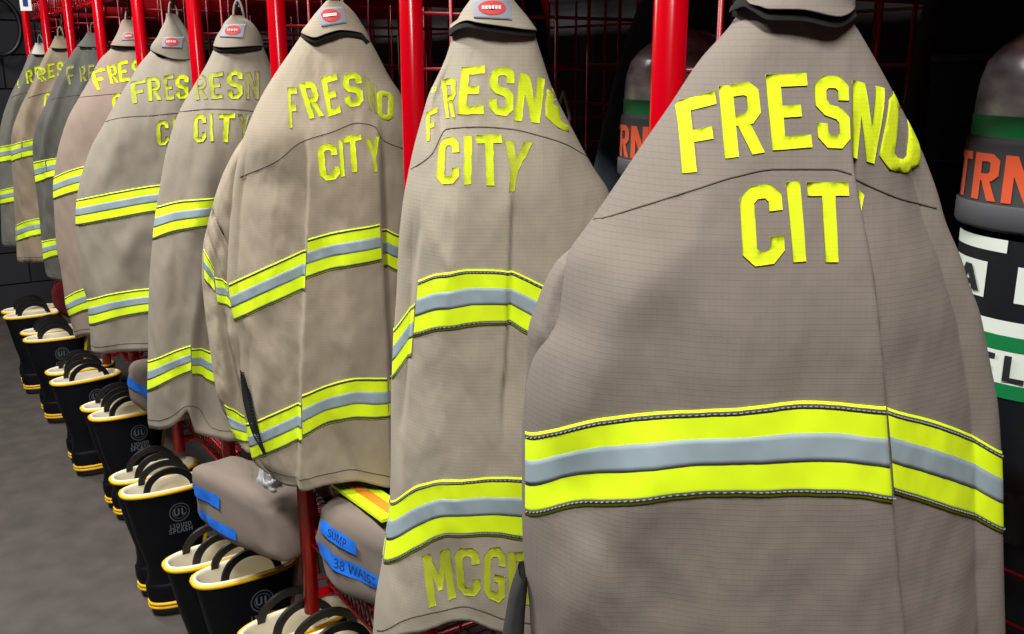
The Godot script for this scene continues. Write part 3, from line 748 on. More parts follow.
func make_boot() -> Dictionary:
	var n := 44
	var R := [[0.035, 0.045, 0.325, .044], [0.07, 0.036, 0.310, .046], [0.10, 0.036, 0.290, .045], [0.125, 0.040, 0.255, .044], [0.15, 0.040, 0.215, .044], [0.19, 0.032, 0.198, .046], [0.25, 0.018, 0.212, .049], [0.32, 0.006, 0.225, .051], [0.384, -0.006, 0.236, .052]]
	var ys := []; var a0 := []; var a1 := []; var ah := []
	for r in R:
		ys.append(r[0]); a0.append(r[1]); a1.append(r[2]); ah.append(r[3])
	var m := Mb.new()
	for i in 37:
		var y := lerpf(0.035, 0.384, i / 36.0)
		ring_loft(m, y, curve(ys, a0, y), curve(ys, a1, y), curve(ys, ah, y), n)
	m.grid(37, n, 0, true)
	var out := {}
	out.shaft = m.mesh()
	m = Mb.new()                                     # lining: over the rim, down the inside
	var prof := [[.384, .0], [.391, .0005], [.394, .0035], [.392, .007], [.385, .009], [.37, .010], [.34, .010], [.30, .011], [.27, .012]]
	for q in prof:
		ring_loft(m, q[0], curve(ys, a0, q[0]) + q[1], curve(ys, a1, q[0]) - q[1], curve(ys, ah, q[0]) - q[1], n)
	var bottom := m.add(Vector3(0, 0.265, -0.12))
	m.grid(prof.size(), n, 0, true)
	for k in n:
		m.tri(bottom, (prof.size() - 1) * n + k, (prof.size() - 1) * n + (k + 1) % n)
	out.lining = m.mesh()
	m = Mb.new()
	var path := []; var rad := []
	for k in n + 1:
		var g := TAU * k / n
		path.append(m_rim(g, -0.008, 0.238, .054, 0.3855)); rad.append(0.0056)
	m.tube(path, rad, 8, false)
	out.rim = m.mesh()
	for s in [-1, 1]:                                # pull loops on both sides
		m = Mb.new()
		for half in [0.0115]:
			for i in 25:
				var g := PI * i / 24.0
				var z := -0.118 + 0.064 * cos(g)
				var y := 0.385 + 0.056 * sin(g)
				var x: float = s * (0.041 - 0.010 * sin(g))
				var rr := Vector3(0, sin(g), cos(g))
				m.add(Vector3(x - .004, y, z) + rr * .0085); m.add(Vector3(x + .004, y, z) + rr * .0085)
				m.add(Vector3(x + .004, y, z) - rr * .0085); m.add(Vector3(x - .004, y, z) - rr * .0085)
			m.grid(25, 4, 0, true)
		out["loop%d" % s] = m.mesh(false)
	m = Mb.new()
	for q in [[0.0, 0.05, 0.310, .045], [0.004, 0.044, 0.316, .049], [0.022, 0.042, 0.317, .050], [0.026, 0.044, 0.313, .047]]:
		ring_loft(m, q[0], q[1], q[2], q[3], n)
	m.grid(4, n, 0, true)
	out.sole = m.mesh()
	m = Mb.new()
	for y in [0.030, 0.041]:
		path = []; rad = []
		for k in n + 1:
			path.append(m_rim(TAU * k / n, 0.038, 0.319, .050, y)); rad.append(0.0052)
		m.tube(path, rad, 6, false)
	out.band = m.mesh()
	m = Mb.new()                                     # yellow strip down the shin
	for i in 20:
		var y := lerpf(0.17, 0.386, i / 19.0)
		var w := curve(ys, a1, y)
		for s in [-1.0, 1.0]:
			m.add(Vector3(s * 0.012, y, -w + .006)); m.add(Vector3(s * 0.009, y, -w - .011))
	m.grid(20, 4, 0)
	out.strip = m.mesh()
	m = Mb.new()                                     # heel and toe reinforcement
	for i in 8:
		var y := lerpf(0.05, 0.105, i / 7.0)
		var k := 0.004 if i < 7 else -0.002
		ring_loft(m, y, curve(ys, a0, y) - k, curve(ys, a1, y) + k, curve(ys, ah, y) + k, n)
	m.grid(8, n, 0, true)
	out.guard = m.mesh()
	var side := func(z: float, y: float) -> float:
		var w0 := curve(ys, a0, y)
		var w1 := curve(ys, a1, y)
		var f := (-z - w0) / (w1 - w0)
		var c := clampf(absf(2.0 * (f - .5)), 0, 1)
		return curve(ys, ah, y) * pow(1.0 - pow(c, 2.6), 1.0 / 2.6)
	# round emblem and two lines of print on the outer side
	m = Mb.new()
	for ringr in [[.028, .0255], [.0195, .018]]:
		var f := m.v.size()
		for j in 2:
			for k in 36:
				var g := TAU * k / 36
				var z: float = -0.134 + ringr[j] * cos(g)
				var y: float = 0.320 + ringr[j] * sin(g)
				m.add(Vector3(side.call(z, y) + .0012, y, z))
		m.grid(2, 36, f, true)
	out.emblem = m.mesh()
	out.words = []
	for tx in [["UL", .0205, .320], ["LIQUID", .0125, .279], ["SPLASH", .0135, .264]]:
		var tm := TextMesh.new()
		tm.text = tx[0]
		var fnt := SystemFont.new()
		fnt.font_names = PackedStringArray(["Droid Sans"])
		fnt.font_weight = 700
		tm.font = fnt
		tm.font_size = 64
		tm.pixel_size = tx[1] / 46.0
		tm.depth = 0.0008
		out.words.append([tm, Vector3(side.call(-0.134, tx[2]) + 0.0010, tx[2], -0.134)])
	return out

func m_rim(g: float, w0: float, w1: float, half: float, y: float) -> Vector3:
	var c := cos(g)
	var s := sin(g)
	var f := 0.5 - 0.5 * signf(c) * pow(absf(c), 2.0 / 2.6)
	return Vector3(half * signf(s) * pow(absf(s), 2.0 / 2.6), y, -lerpf(w0, w1, f))

func boot(label: String, t: float, w: float, turn: float, tag_inside := false) -> void:
	var b := thing("rubber_boot", label, "boot", at(t, 0, w), turn, "fire boots standing in pairs along the rack")
	var P := boot_parts
	put("shaft", P.shaft, M.rubber, b)
	var l := put("lining", P.lining, M.cream, b)
	put("rim_piping", P.rim, M.piping, b)
	put("pull_loop", P["loop-1"], M.loop, b)
	put("pull_loop", P["loop1"], M.loop, b)
	put("sole", P.sole, M.sole, b)
	put("sole_band", P.band, M.piping, b)
	put("shin_strip", P.strip, M.piping, b)
	put("foot_guard", P.guard, M.rubber, b)
	var e := put("side_emblem", P.emblem, M.print, b)
	for q in P.words:
		var o := put("printed_word", q[0], M.print, e)
		o.position = q[1]
		o.rotation.y = PI / 2
	if tag_inside:
		var m := Mb.new()
		m.box(Vector3.ZERO, Vector3(.003, .03, .03), Basis(Vector3.RIGHT, PI / 4))
		var d := put("lining_tag", m.mesh(false), M.black, l)
		d.position = Vector3(-0.052, 0.362, -0.118)
		d.rotation.z = -0.12

# ------------------------------------------------------------------ the locker rack
func divider(n: int) -> void:
	var t := POST_T + BAY * n
	var names := ["just behind the biggest grey-brown coat", "just behind the name-patched coat", "just behind the coat with the zip slot", "between the faded-letter and beige-grey coats", "between the beige-grey and pinkish-tan coats", "between the pinkish-tan and charcoal coats", "just beyond the charcoal coat", "just beside the white tag card", "thinnest one at the far end"]
	var lab: String = "red tubular rack divider with wire panel, " + (names[n] if n >= 0 else "on the open side of the air cylinder")
	var d := thing("locker_divider", lab, "rack divider", at(t, 0, POST_W), 0, "red dividers of the gear rack")
	var m := Mb.new()
	m.tube([Vector3(0, 0.425, 0), Vector3(0, 2.05, 0)], [.0162, .0162], 28)
	put("front_post", m.mesh(), M.red, d)
	var z1 := -(BACK_W - POST_W)
	m = Mb.new()
	m.tube([Vector3(0, 0, z1), Vector3(0, 2.05, z1)], [.0162, .0162], 16)
	put("rear_post", m.mesh(), M.red, d)
	m = Mb.new()
	for y in [0.46, 2.0]:
		m = Mb.new()
		m.bar(Vector3(0, y, 0), Vector3(0, y, z1), .011, 8)
		put("side_rail", m.mesh(), M.red, d)
	m = Mb.new()
	var y2 := 1.5344 - 0.0744 * 14
	while y2 < 2.0:
		m.bar(Vector3(0, y2, -.015), Vector3(0, y2, z1), .0028, 6)
		y2 += 0.0744
	var w := 0.06
	while w < -z1:
		m.bar(Vector3(.004, .46, -w), Vector3(.004, 2.0, -w), .0028, 6)
		w += 0.0605
	stuff(put("wire_panel", m.mesh(), M.wire, d))
	m = Mb.new()
	m.box(Vector3(-.006, 1.80, z1 * .5 - .03), Vector3(.002, .30, -z1 - .12))
	put("side_plate", m.mesh(false), M.wire, d)

func bay(n: int) -> void:                          # the shelves and back between divider n - 1 and divider n
	var t0 := POST_T + BAY * (n - 1)
	var mid := t0 + BAY * .5
	var half := BAY * .5 - .024
	var dd := BACK_W - POST_W
	var where := ["by the air cylinders", "behind the name-patched coat", "behind the coat with the hanging sleeve", "behind the faded-letter coat", "behind the smooth beige-grey coat", "behind the pinkish-tan coat", "behind the charcoal coat", "behind the creased tan coat", "at the end of the rack"]
	var s := thing("upper_shelf", "red wire upper shelf of the rack bay " + where[n], "shelf", at(mid, 1.735, POST_W), 0, "upper wire shelves")
	var m := Mb.new()
	for z in [-.03, -dd + .03]:
		m.bar(Vector3(-half, 0, z), Vector3(half, 0, z), .009, 8)
		m.bar(Vector3(-half, .07, z), Vector3(half, .07, z), .006, 8)
	stuff(put("shelf_rail", m.mesh(), M.red, s))
	m = Mb.new()
	m.box(Vector3(0, .012, -dd * .5 + .0), Vector3(half * 2.0, .003, dd - .06))
	put("shelf_pan", m.mesh(false), M.wire, s)
	m = Mb.new()
	for k in 10:
		var x := lerpf(-half, half, k / 9.0)
		m.bar(Vector3(x, .008, -.03), Vector3(x, .008, -dd + .03), .0026, 5)
		m.bar(Vector3(x, .0, -.03), Vector3(x, .07, -.03), .0026, 5)
	for k in 7:
		var z := lerpf(-.06, -dd + .06, k / 6.0)
		m.bar(Vector3(-half, .013, z), Vector3(half, .013, z), .0026, 5)
	stuff(put("shelf_wires", m.mesh(), M.wire, s))
	s = thing("lower_shelf", "red wire lower shelf of the rack bay " + where[n], "shelf", at(mid, .585, POST_W), 0, "lower wire shelves")
	m = Mb.new()
	for z in [-.03, -dd + .03]:
		m.bar(Vector3(-half, 0, z), Vector3(half, 0, z), .006, 8)
	m.bar(Vector3(-half, -.09, -.03), Vector3(half, -.09, -.03), .004, 8)
	stuff(put("shelf_rail", m.mesh(), M.wire, s))
	m = Mb.new()
	var k2 := 0
	while k2 < 22:                                   # diamond mesh of the front lip and the tray
		var x := -half + k2 * half * 2 / 22.0
		var x2 := minf(half, x + half * 2 / 22.0 * 2.0)
		m.bar(Vector3(x, 0, -.03), Vector3(x2, -.09, -.03), .0022, 4)
		m.bar(Vector3(x, -.09, -.03), Vector3(x2, 0, -.03), .0022, 4)
		m.bar(Vector3(x, 0, -.03), Vector3(x, 0, -dd + .03), .0022, 4)
		k2 += 1
	for k in 16:
		var z := lerpf(0, -dd + .04, k / 15.0)
		m.bar(Vector3(-half, .004, z), Vector3(half, .004, z), .0022, 4)
	stuff(put("shelf_wires", m.mesh(), M.wire, s))
	s = thing("back_panel", "red wire back panel of the rack bay " + where[n], "wire panel", at(mid, .3, BACK_W), 0, "wire back panels")
	m = Mb.new()
	for k in 6:
		var x := lerpf(-half, half, k / 5.0)
		m.bar(Vector3(x, 0, 0), Vector3(x, 1.75, 0), .0026, 5)
	for k in 22:
		m.bar(Vector3(-half, k * .0744 + .05, .004), Vector3(half, k * .0744 + .05, .004), .0026, 5)
	stuff(put("back_wires", m.mesh(), M.wire, s))

func hook(i: int) -> void:
	var C: Dictionary = coats[i].collar
	var top: float = -C.y[0]
	var cu: float = (C.l[0] + C.r[0]) * 0.5
	var b := Basis(Vector3.UP, FACING)
	var p: Vector3 = at(coats[i].at[0], 0, coats[i].at[1]) + b * Vector3(cu, 0, -0.006)
	var h := thing("coat_hook", "dark metal hook holding up the " + ["biggest grey-brown coat", "name-patched coat", "coat with the zip slot", "coat with faded olive letters", "smooth beige-grey coat", "pinkish-tan coat", "charcoal coat", "creased tan coat", "small grey coat at the far end"][i], "hook", Vector3(p.x, top, p.z), FACING, "hooks along the rack")
	var m := Mb.new()
	var path := []
	var rad := []
	for k in 9:
		var g := PI + PI * k / 8.0
		path.append(Vector3(0, .032 + .012 * sin(g) - .004, -.012 * cos(g) - .0)); rad.append(.003)
	path.append(Vector3(0, .06, -.012)); rad.append(.003)
	path.append(Vector3(0, maxf(1.735 - top, .08), -.012)); rad.append(.003)
	m.tube(path, rad, 8)
	put("hook_rod", m.mesh(), M.dark_metal, h)

# ------------------------------------------------------------------ other gear
func text_on(parent: Node, called: String, s: String, size: float, mat: Material, where: Vector3, basis_: Basis, thick := 0.001) -> MeshInstance3D:
	var tm := TextMesh.new()
	tm.text = s
	var fnt := SystemFont.new()
	fnt.font_names = PackedStringArray(["Droid Sans"])
	fnt.font_weight = 700
	tm.font = fnt
	tm.font_size = 64
	tm.pixel_size = size / 46.0
	tm.depth = thick
	var o := put(called, tm, mat, parent)
	o.transform = Transform3D(basis_, where)
	return o

func lathe(prof: Array, n: int, mat: Material, called: String, parent: Node, uvs := 4.0) -> MeshInstance3D:
	var m := Mb.new()
	for p in prof:
		for k in n:
			var g := TAU * k / n
			m.add(Vector3(p[0] * sin(g), p[1], p[0] * cos(g)), Vector2(uvs * k / n, p[1] * 4.0))
	m.grid(prof.size(), n, 0, true)
	return put(called, m.mesh(), mat, parent)

# lettering wrapped round an upright cylinder: block glyphs bent to its radius
func wrap_glyph(parent: Node, called: String, ch: String, r: float, ang0: float, ang1: float, y0: float, y1: float, mat: Material) -> void:
	var m := Mb.new()
	for g in glyphs(ch):
		var poly := PackedVector2Array()
		for i in g.size() / 2:
			poly.append(Vector2(g[i * 2], g[i * 2 + 1]))
		var ids := Geometry2D.triangulate_polygon(poly)
		var stack := []
		for i in ids.size() / 3:
			stack.append([poly[ids[i * 3]], poly[ids[i * 3 + 1]], poly[ids[i * 3 + 2]], 0])
		while not stack.is_empty():
			var t: Array = stack.pop_back()
			if t[3] < 4:
				var far := 0
				var best := 0.0
				for e in 3:
					var d: float = absf(t[e].x - t[(e + 1) % 3].x) + 0.2 * t[e].distance_to(t[(e + 1) % 3])
					if d > best:
						best = d; far = e
				var mid: Vector2 = (t[far] + t[(far + 1) % 3]) * .5
				stack.append([t[far], mid, t[(far + 2) % 3], t[3] + 1])
				stack.append([mid, t[(far + 1) % 3], t[(far + 2) % 3], t[3] + 1])
				continue
			var w := []
			for k in 3:
				var a := lerpf(ang0, ang1, t[k].x)
				w.append(m.add(Vector3(r * sin(a), lerpf(y0, y1, t[k].y), r * cos(a))))
			m.tri(w[0], w[1], w[2])
	put(called, m.mesh(), mat, parent)

func glyph_A() -> Array:
	return [[.36,0, .64,0, 1,1, .72,1, .5,.28, .28,1, 0,1], [.3,.6, .7,.6, .78,.8, .22,.8]]

func arc_plate(parent: Node, called: String, r: float, a0: float, a1: float, y0: float, y1: float, mat: Material) -> void:
	var m := Mb.new()
	for j in 2:
		for k in 17:
			var a := lerpf(a0, a1, k / 16.0)
			m.add(Vector3(r * sin(a), y1 if j == 0 else y0, r * cos(a)))
	m.grid(2, 17, 0)
	put(called, m.mesh(), mat, parent)

func cylinder(label: String, t: float, w: float) -> void:
	var face := 0.76                                  # towards the camera's side
	var c := thing("air_cylinder", label, "air cylinder", at(t, 1.059, w), face, "air cylinders standing in the rack bays")
	var body := plain(rgb(18, 21, 27), 0.45)
	var dome := plain(rgb(226, 228, 232), 0.25, 0.1)
	dome.albedo_texture = M.brushed
	dome.clearcoat_enabled = true
	dome.clearcoat = 0.6
	var green := plain(rgb(10, 112, 60), 0.45)
	var white := plain(rgb(206, 216, 206), 0.5)
	var orange := plain(rgb(204, 78, 38), 0.7)
	var sleeve := plain(rgb(30, 31, 34), 0.7)
	var ledge := plain(rgb(62, 64, 68), 0.65)
	var R := .0855
	lathe([[0, .06], [.04, .065], [.07, .085], [R, .115], [R, .325]], 48, body, "body", c)
	var prof := [[R, .40]]
	for q in [[1.0, .446], [.98, .466], [.92, .485], [.79, .499], [.60, .511], [.40, .520], [.2, .526], [0.0, .528]]:
		prof.append([R * q[0], q[1]])
	lathe(prof, 48, dome, "dome", c, 1.0)
	lathe([[R + .001, .412], [R + .0012, .414], [R + .0012, .434], [R + .001, .436]], 48, green, "green_band", c)
	lathe([[R, .418], [R + .0035, .414], [R + .0045, .410], [R + .0045, .357], [R + .006, .355], [R + .0068, .350], [R + .0068, .336], [R + .005, .332], [R, .332]], 48, sleeve, "rubber_sleeve", c)
	lathe([[R + .006, .3565], [R + .0072, .355], [R + .0074, .337], [R + .006, .334]], 48, ledge, "sleeve_lip", c)
	var x0 := -1.70
	for ch in ["T", "R", "N", "G"]:
		wrap_glyph(c, "letter", ch, R + .0052, x0, x0 + .36, .402, .359, orange)
		x0 += .42
	# printed label lower down
	var r := R + .0008
	arc_plate(c, "label_panel", r, -1.65, -.75, .313, .325, white)
	arc_plate(c, "label_panel", r, -.5, .4, .313, .325, white)
	arc_plate(c, "label_panel", r, -1.65, -.96, .268, .302, white)
	arc_plate(c, "label_panel", r, -.61, -.1, .268, .302, white)
	arc_plate(c, "label_panel", r, -1.7, 1.4, .186, .250, white)
	arc_plate(c, "green_stripe", r + .0005, -1.7, 1.4, .222, .236, green)
	arc_plate(c, "green_stripe", r + .0005, -1.7, 1.4, .176, .190, green)
	wrap_glyph_poly(c, glyph_A(), r + .001, -1.42, -1.02, .297, .273)
	wrap_glyph_poly(c, glyphs("F"), r + .001, -.94, -.72, .218, .193)
	wrap_glyph_poly(c, [[0,0, .34,0, .34,.83, 1,.83, 1,1, 0,1]], r + .001, -.62, -.40, .218, .193)
	var g := Mb.new()
	g.tube([Vector3(-.055, .075, .02), Vector3(-.082, .075, .03)], [.024, .024], 28)
	var gauge := put("gauge", g.mesh(false), M.black, c)
	g = Mb.new()
	g.tube([Vector3(-.082, .075, .03), Vector3(-.084, .075, .0308)], [.018, .018], 28)
	put("gauge_face", g.mesh(false), M.white, gauge)
	lathe([[0, 0], [.018, 0], [.018, .05], [.026, .055], [.026, .08], [0, .08]], 24, M.dark_metal, "valve", c)

func wrap_glyph_poly(c: Node, gl: Array, r: float, a0: float, a1: float, y0: float, y1: float) -> void:
	var m := Mb.new()
	for g in gl:
		var poly := PackedVector2Array()
		for i in g.size() / 2:
			poly.append(Vector2(g[i * 2], g[i * 2 + 1]))
		var ids := Geometry2D.triangulate_polygon(poly)
		for i in ids.size() / 3:
			var w := []
			for k in 3:
				var p := poly[ids[i * 3 + k]]
				var a := lerpf(a0, a1, p.x)
				w.append(m.add(Vector3((r + .0006) * sin(a), lerpf(y0, y1, p.y), (r + .0006) * cos(a))))
			m.tri(w[0], w[1], w[2])
	put("letter", m.mesh(), M.black, c)

# soft folded cloth: a rounded slab with sag and creases
func sag(q: Vector3, crease: float, seed_: float, freq: float) -> float:
	return 1.0 + crease * wrinkle.get_noise_3d(q.x * freq + seed_ * 50.0, q.y * freq, q.z * freq)

func soft_slab(size: Vector3, p: float, crease: float, seed_: float, freq := 260.0) -> Mb:
	var m := Mb.new()
	var n := 56
	var rows := 36
	for i in rows + 1:
		var b := -PI / 2 + PI * i / rows
		for k in n:
			var a := TAU * k / n
			var cb := pow(maxf(cos(b), 0.0), 2.0 / p)
			var x := signf(cos(a)) * pow(absf(cos(a)), 2.0 / p) * cb
			var z := signf(sin(a)) * pow(absf(sin(a)), 2.0 / p) * cb
			var y := signf(sin(b)) * pow(absf(sin(b)), 2.0 / p)
			var q := Vector3(x * size.x, y * size.y, z * size.z) * .5
			q *= sag(q, crease, seed_, freq)
			m.add(q, Vector2(q.x, q.y) / .030)
	m.grid(rows + 1, n, 0, true)
	return m

# height of the slab's front face over a point of it
func slab_face(size: Vector3, p: float, crease: float, seed_: float, freq: float, x: float, y: float) -> float:
	var q := Vector3(x, y, 0)
	var f := 1.0
	for it in 6:
		q.x = x / f
		q.y = y / f
		q.z = size.z * .5 * pow(maxf(0.0, 1.0 - pow(absf(q.x / size.x * 2.0), p) - pow(absf(q.y / size.y * 2.0), p)), 1.0 / p)
		f = sag(q, crease, seed_, freq)
	return q.z * f

# a strip of tape stuck on the front face of a slab, with ink lettering that follows it
func tape(parent: Node3D, x: float, y: float, angle: float, len: float, wid: float, words: String, size: float) -> void:
	var d: Array = parent.get_meta("slab_shape")
	var put_at := func(p: Vector2, lift: float) -> Vector3:
		var w := Vector2(x, y) + p.rotated(angle)
		return Vector3(w.x, w.y, slab_face(d[0], d[1], d[2], d[3], d[4], w.x, w.y) + lift)
	var m := Mb.new()
	for j in 7:
		for i in 31:
			m.add(put_at.call(Vector2((i / 30.0 - .5) * len, (.5 - j / 6.0) * wid), .0036))
	m.grid(7, 31, 0)
	var o := put("blue_tape", m.mesh(), M.blue, parent)
	if words == "":
		return
	var tm := TextMesh.new()
	tm.text = words
	var fnt := SystemFont.new()
	fnt.font_names = PackedStringArray(["Droid Sans"])
	tm.font = fnt
	tm.font_size = 64
	tm.pixel_size = size / 46.0
	tm.depth = .0004
	var arr: Array = tm.get_mesh_arrays()
	var v: PackedVector3Array = arr[Mesh.ARRAY_VERTEX]
	for i in v.size():
		v[i] = put_at.call(Vector2(v[i].x, v[i].y), .0040 + v[i].z)
	arr[Mesh.ARRAY_VERTEX] = v
	var am := ArrayMesh.new()
	am.add_surface_from_arrays(Mesh.PRIMITIVE_TRIANGLES, arr)
	put("handwriting", am, M.ink, o)

func folded_trousers(label: String, t: float, y: float, w: float, size: Vector3, turn: Vector3, seed_: float) -> Node3D:
	var o := thing("folded_trousers", label, "trousers", at(t, y, w), 0, "folded tan trousers on the lower shelves")
	o.rotation = turn
	var mat := plain(rgb(118, 107, 97), .95)
	put("folded_leg", soft_slab(size, 4.5, .12, seed_, 380.0).mesh(true, true), mat, o)
	o.set_meta("slab_shape", [size, 4.5, .12, seed_, 380.0])
	return o

# ------------------------------------------------------------------ the scene
func _ready() -> void:
	# camera
	var cam := Camera3D.new()
	cam.name = "camera"
	cam.keep_aspect = Camera3D.KEEP_HEIGHT
	cam.fov = rad_to_deg(2.0 * atan(317.0 / 960.0))
	cam.near = 0.02
	add_child(cam)
	cam.position = Vector3(0, EYE, 0)
	cam.rotation = Vector3(-0.25671, FACING, 0)
	cam.current = true
	# sky and exposure
	var we := WorldEnvironment.new()
	we.name = "environment"
	var env := Environment.new()
	env.background_mode = Environment.BG_COLOR
	env.background_color = rgb(40, 42, 46)
	env.background_energy_multiplier = 0.2
	env.tonemap_mode = Environment.TONE_MAPPER_LINEAR
	env.tonemap_exposure = 0.45
	env.sdfgi_enabled = true
	env.ssao_enabled = true
	env.ssil_enabled = true
	we.environment = env
	add_child(we)
	# strip lamps under the ceiling above the aisle
	rng.seed = 11
	var lamp_glow := plain(rgb(255, 252, 244), 0.5)
	lamp_glow.emission_enabled = true
	lamp_glow.emission = rgb(255, 250, 240)
	lamp_glow.emission_energy_multiplier = 2.0
	var lamp_case := plain(rgb(210, 212, 214), 0.5)
	var where := ["over the aisle near the camera", "over the middle of the aisle", "over the far end of the aisle"]
	for k in 3:
		var lt: float = [-0.45, 2.3, 4.9][k]
		var lamp := thing("strip_lamp", "white ceiling strip lamp " + where[k], "lamp", at(lt, 3.22, -0.45), 0, "strip lamps above the aisle")
		var m := Mb.new()
		m.box(Vector3(0, .05, 0), Vector3(1.3, .07, .34))
		put("housing", m.mesh(false), lamp_case, lamp)
		m = Mb.new()
		m.box(Vector3(0, .008, 0), Vector3(1.24, .012, .28))
		put("diffuser", m.mesh(false), lamp_glow, lamp)
		var al := AreaLight3D.new()
		al.name = "lamp_light"
		al.area_size = Vector2(1.24, .28)
		al.light_energy = [30.0, 29.0, 15.0][k]
		al.light_color = rgb(255, 252, 248)
		al.area_range = 14.0
		al.area_attenuation = 2.0
		al.shadow_enabled = true
		lamp.add_child(al)
		al.position = Vector3(0, -.004, 0)
		al.rotation.x = -PI / 2
	make_noise()
	make_materials()
	build_room()
	for n in range(-1, 9):
		divider(n)
	for n in range(0, 9):
		bay(n)
	for i in 9:
		build_coat(i)
		hook(i)
	boot_parts = make_boot()
	build_boots()
	build_gear()

func make_noise() -> void:
	wrinkle.seed = 3
	wrinkle.frequency = 0.02
	wrinkle.fractal_octaves = 3
	stain.seed = 8
	stain.frequency = 0.05
	stain.fractal_octaves = 4
	M.brushed = noise_texture(0.02, 4, Color(.35, .35, .36), Color(1, 1, 1), 256, 6)

func build_room() -> void:
	var conc := plain(Color(1, 1, 1), 0.62)
	conc.albedo_texture = noise_texture(0.012, 6, rgb(64, 59, 56), rgb(84, 78, 74), 1024, 2)
	conc.uv1_triplanar = true
	conc.uv1_world_triplanar = true
	conc.uv1_scale = Vector3(.55, .55, .55)
	conc.heightmap_enabled = false
	var m := Mb.new()
	m.box(Vector3(-1.6, -.1, 1.3), Vector3(10.6, .2, 5.6))
	structure("floor", m.mesh(false), conc)
	var wallm := plain(rgb(30, 31, 35), .9)
	m = Mb.new()
	m.box(Vector3(-1.6, 1.7, -1.44), Vector3(10.6, 3.4, .2))
	structure("wall_back", m.mesh(false), plain(rgb(20, 20, 23), .9))
	m = Mb.new()
	m.box(Vector3(-1.6, 1.7, 4.1), Vector3(10.6, 3.4, .2))
	structure("wall_front", m.mesh(false), plain(rgb(78, 78, 80), .9))
	m = Mb.new()
	m.box(Vector3(3.8, 1.7, 1.3), Vector3(.2, 3.4, 5.6))
	structure("wall_right", m.mesh(false), plain(rgb(78, 78, 80), .9))
	m = Mb.new()
	m.box(Vector3(-1.6, 3.5, 1.3), Vector3(10.6, .2, 5.6))
	structure("ceiling", m.mesh(false), plain(rgb(110, 110, 110), .9))
	m = Mb.new()
	m.box(Vector3(-6.8, 1.7, 1.3), Vector3(.2, 3.4, 5.6))
	var wl := structure("wall_left", m.mesh(false), wallm)
	var shared: Array[ArrayMesh] = []
	var mats: Array[StandardMaterial3D] = []
	m = Mb.new()
	m.box(Vector3.ZERO, Vector3(.03, .19, .39))
	shared.append(m.mesh(false))
	for k in 3:
		mats.append(plain(rgb(26 + k * 5, 27 + k * 5, 32 + k * 5), .85))
	for r in 11:
		for k in 5:
			var o := put("block", shared[0], mats[rng.randi() % 3], wl)
			o.position = Vector3(-6.69, .1 + r * .2, -1.12 + k * .4 + (.2 if r % 2 else 0.0))

func build_boots() -> void:
	var pairs := [
		["at the far end of the row", 4.98, .41, .0, 5.10, .415, .0],
		["under the dark red bag", 4.50, .435, -.1, 4.63, .44, -.04],
		["below the grey trousers' far side", 3.80, .44, .1, 3.945, .445, .1],
		["below the beige-grey coat", 3.33, .49, .02, 3.44, .484, .05],
		["below the coat with faded letters", 2.645, .446, -.04, 2.757, .444, .08],
		["below the tan trousers with two short tapes", 2.06, .482, .0, 2.17, .447, .04],
		["below the name-patched coat's inked tapes", 1.66, .53, .0, 1.772, .50, .08]]
	for p in pairs:
		boot("yellow-rimmed black boot, camera-side one of the pair " + p[0], p[1], p[2], p[3])
		boot("yellow-rimmed black boot, inner one of the pair " + p[0], p[4], p[5], p[6], p[1] < 1.7)

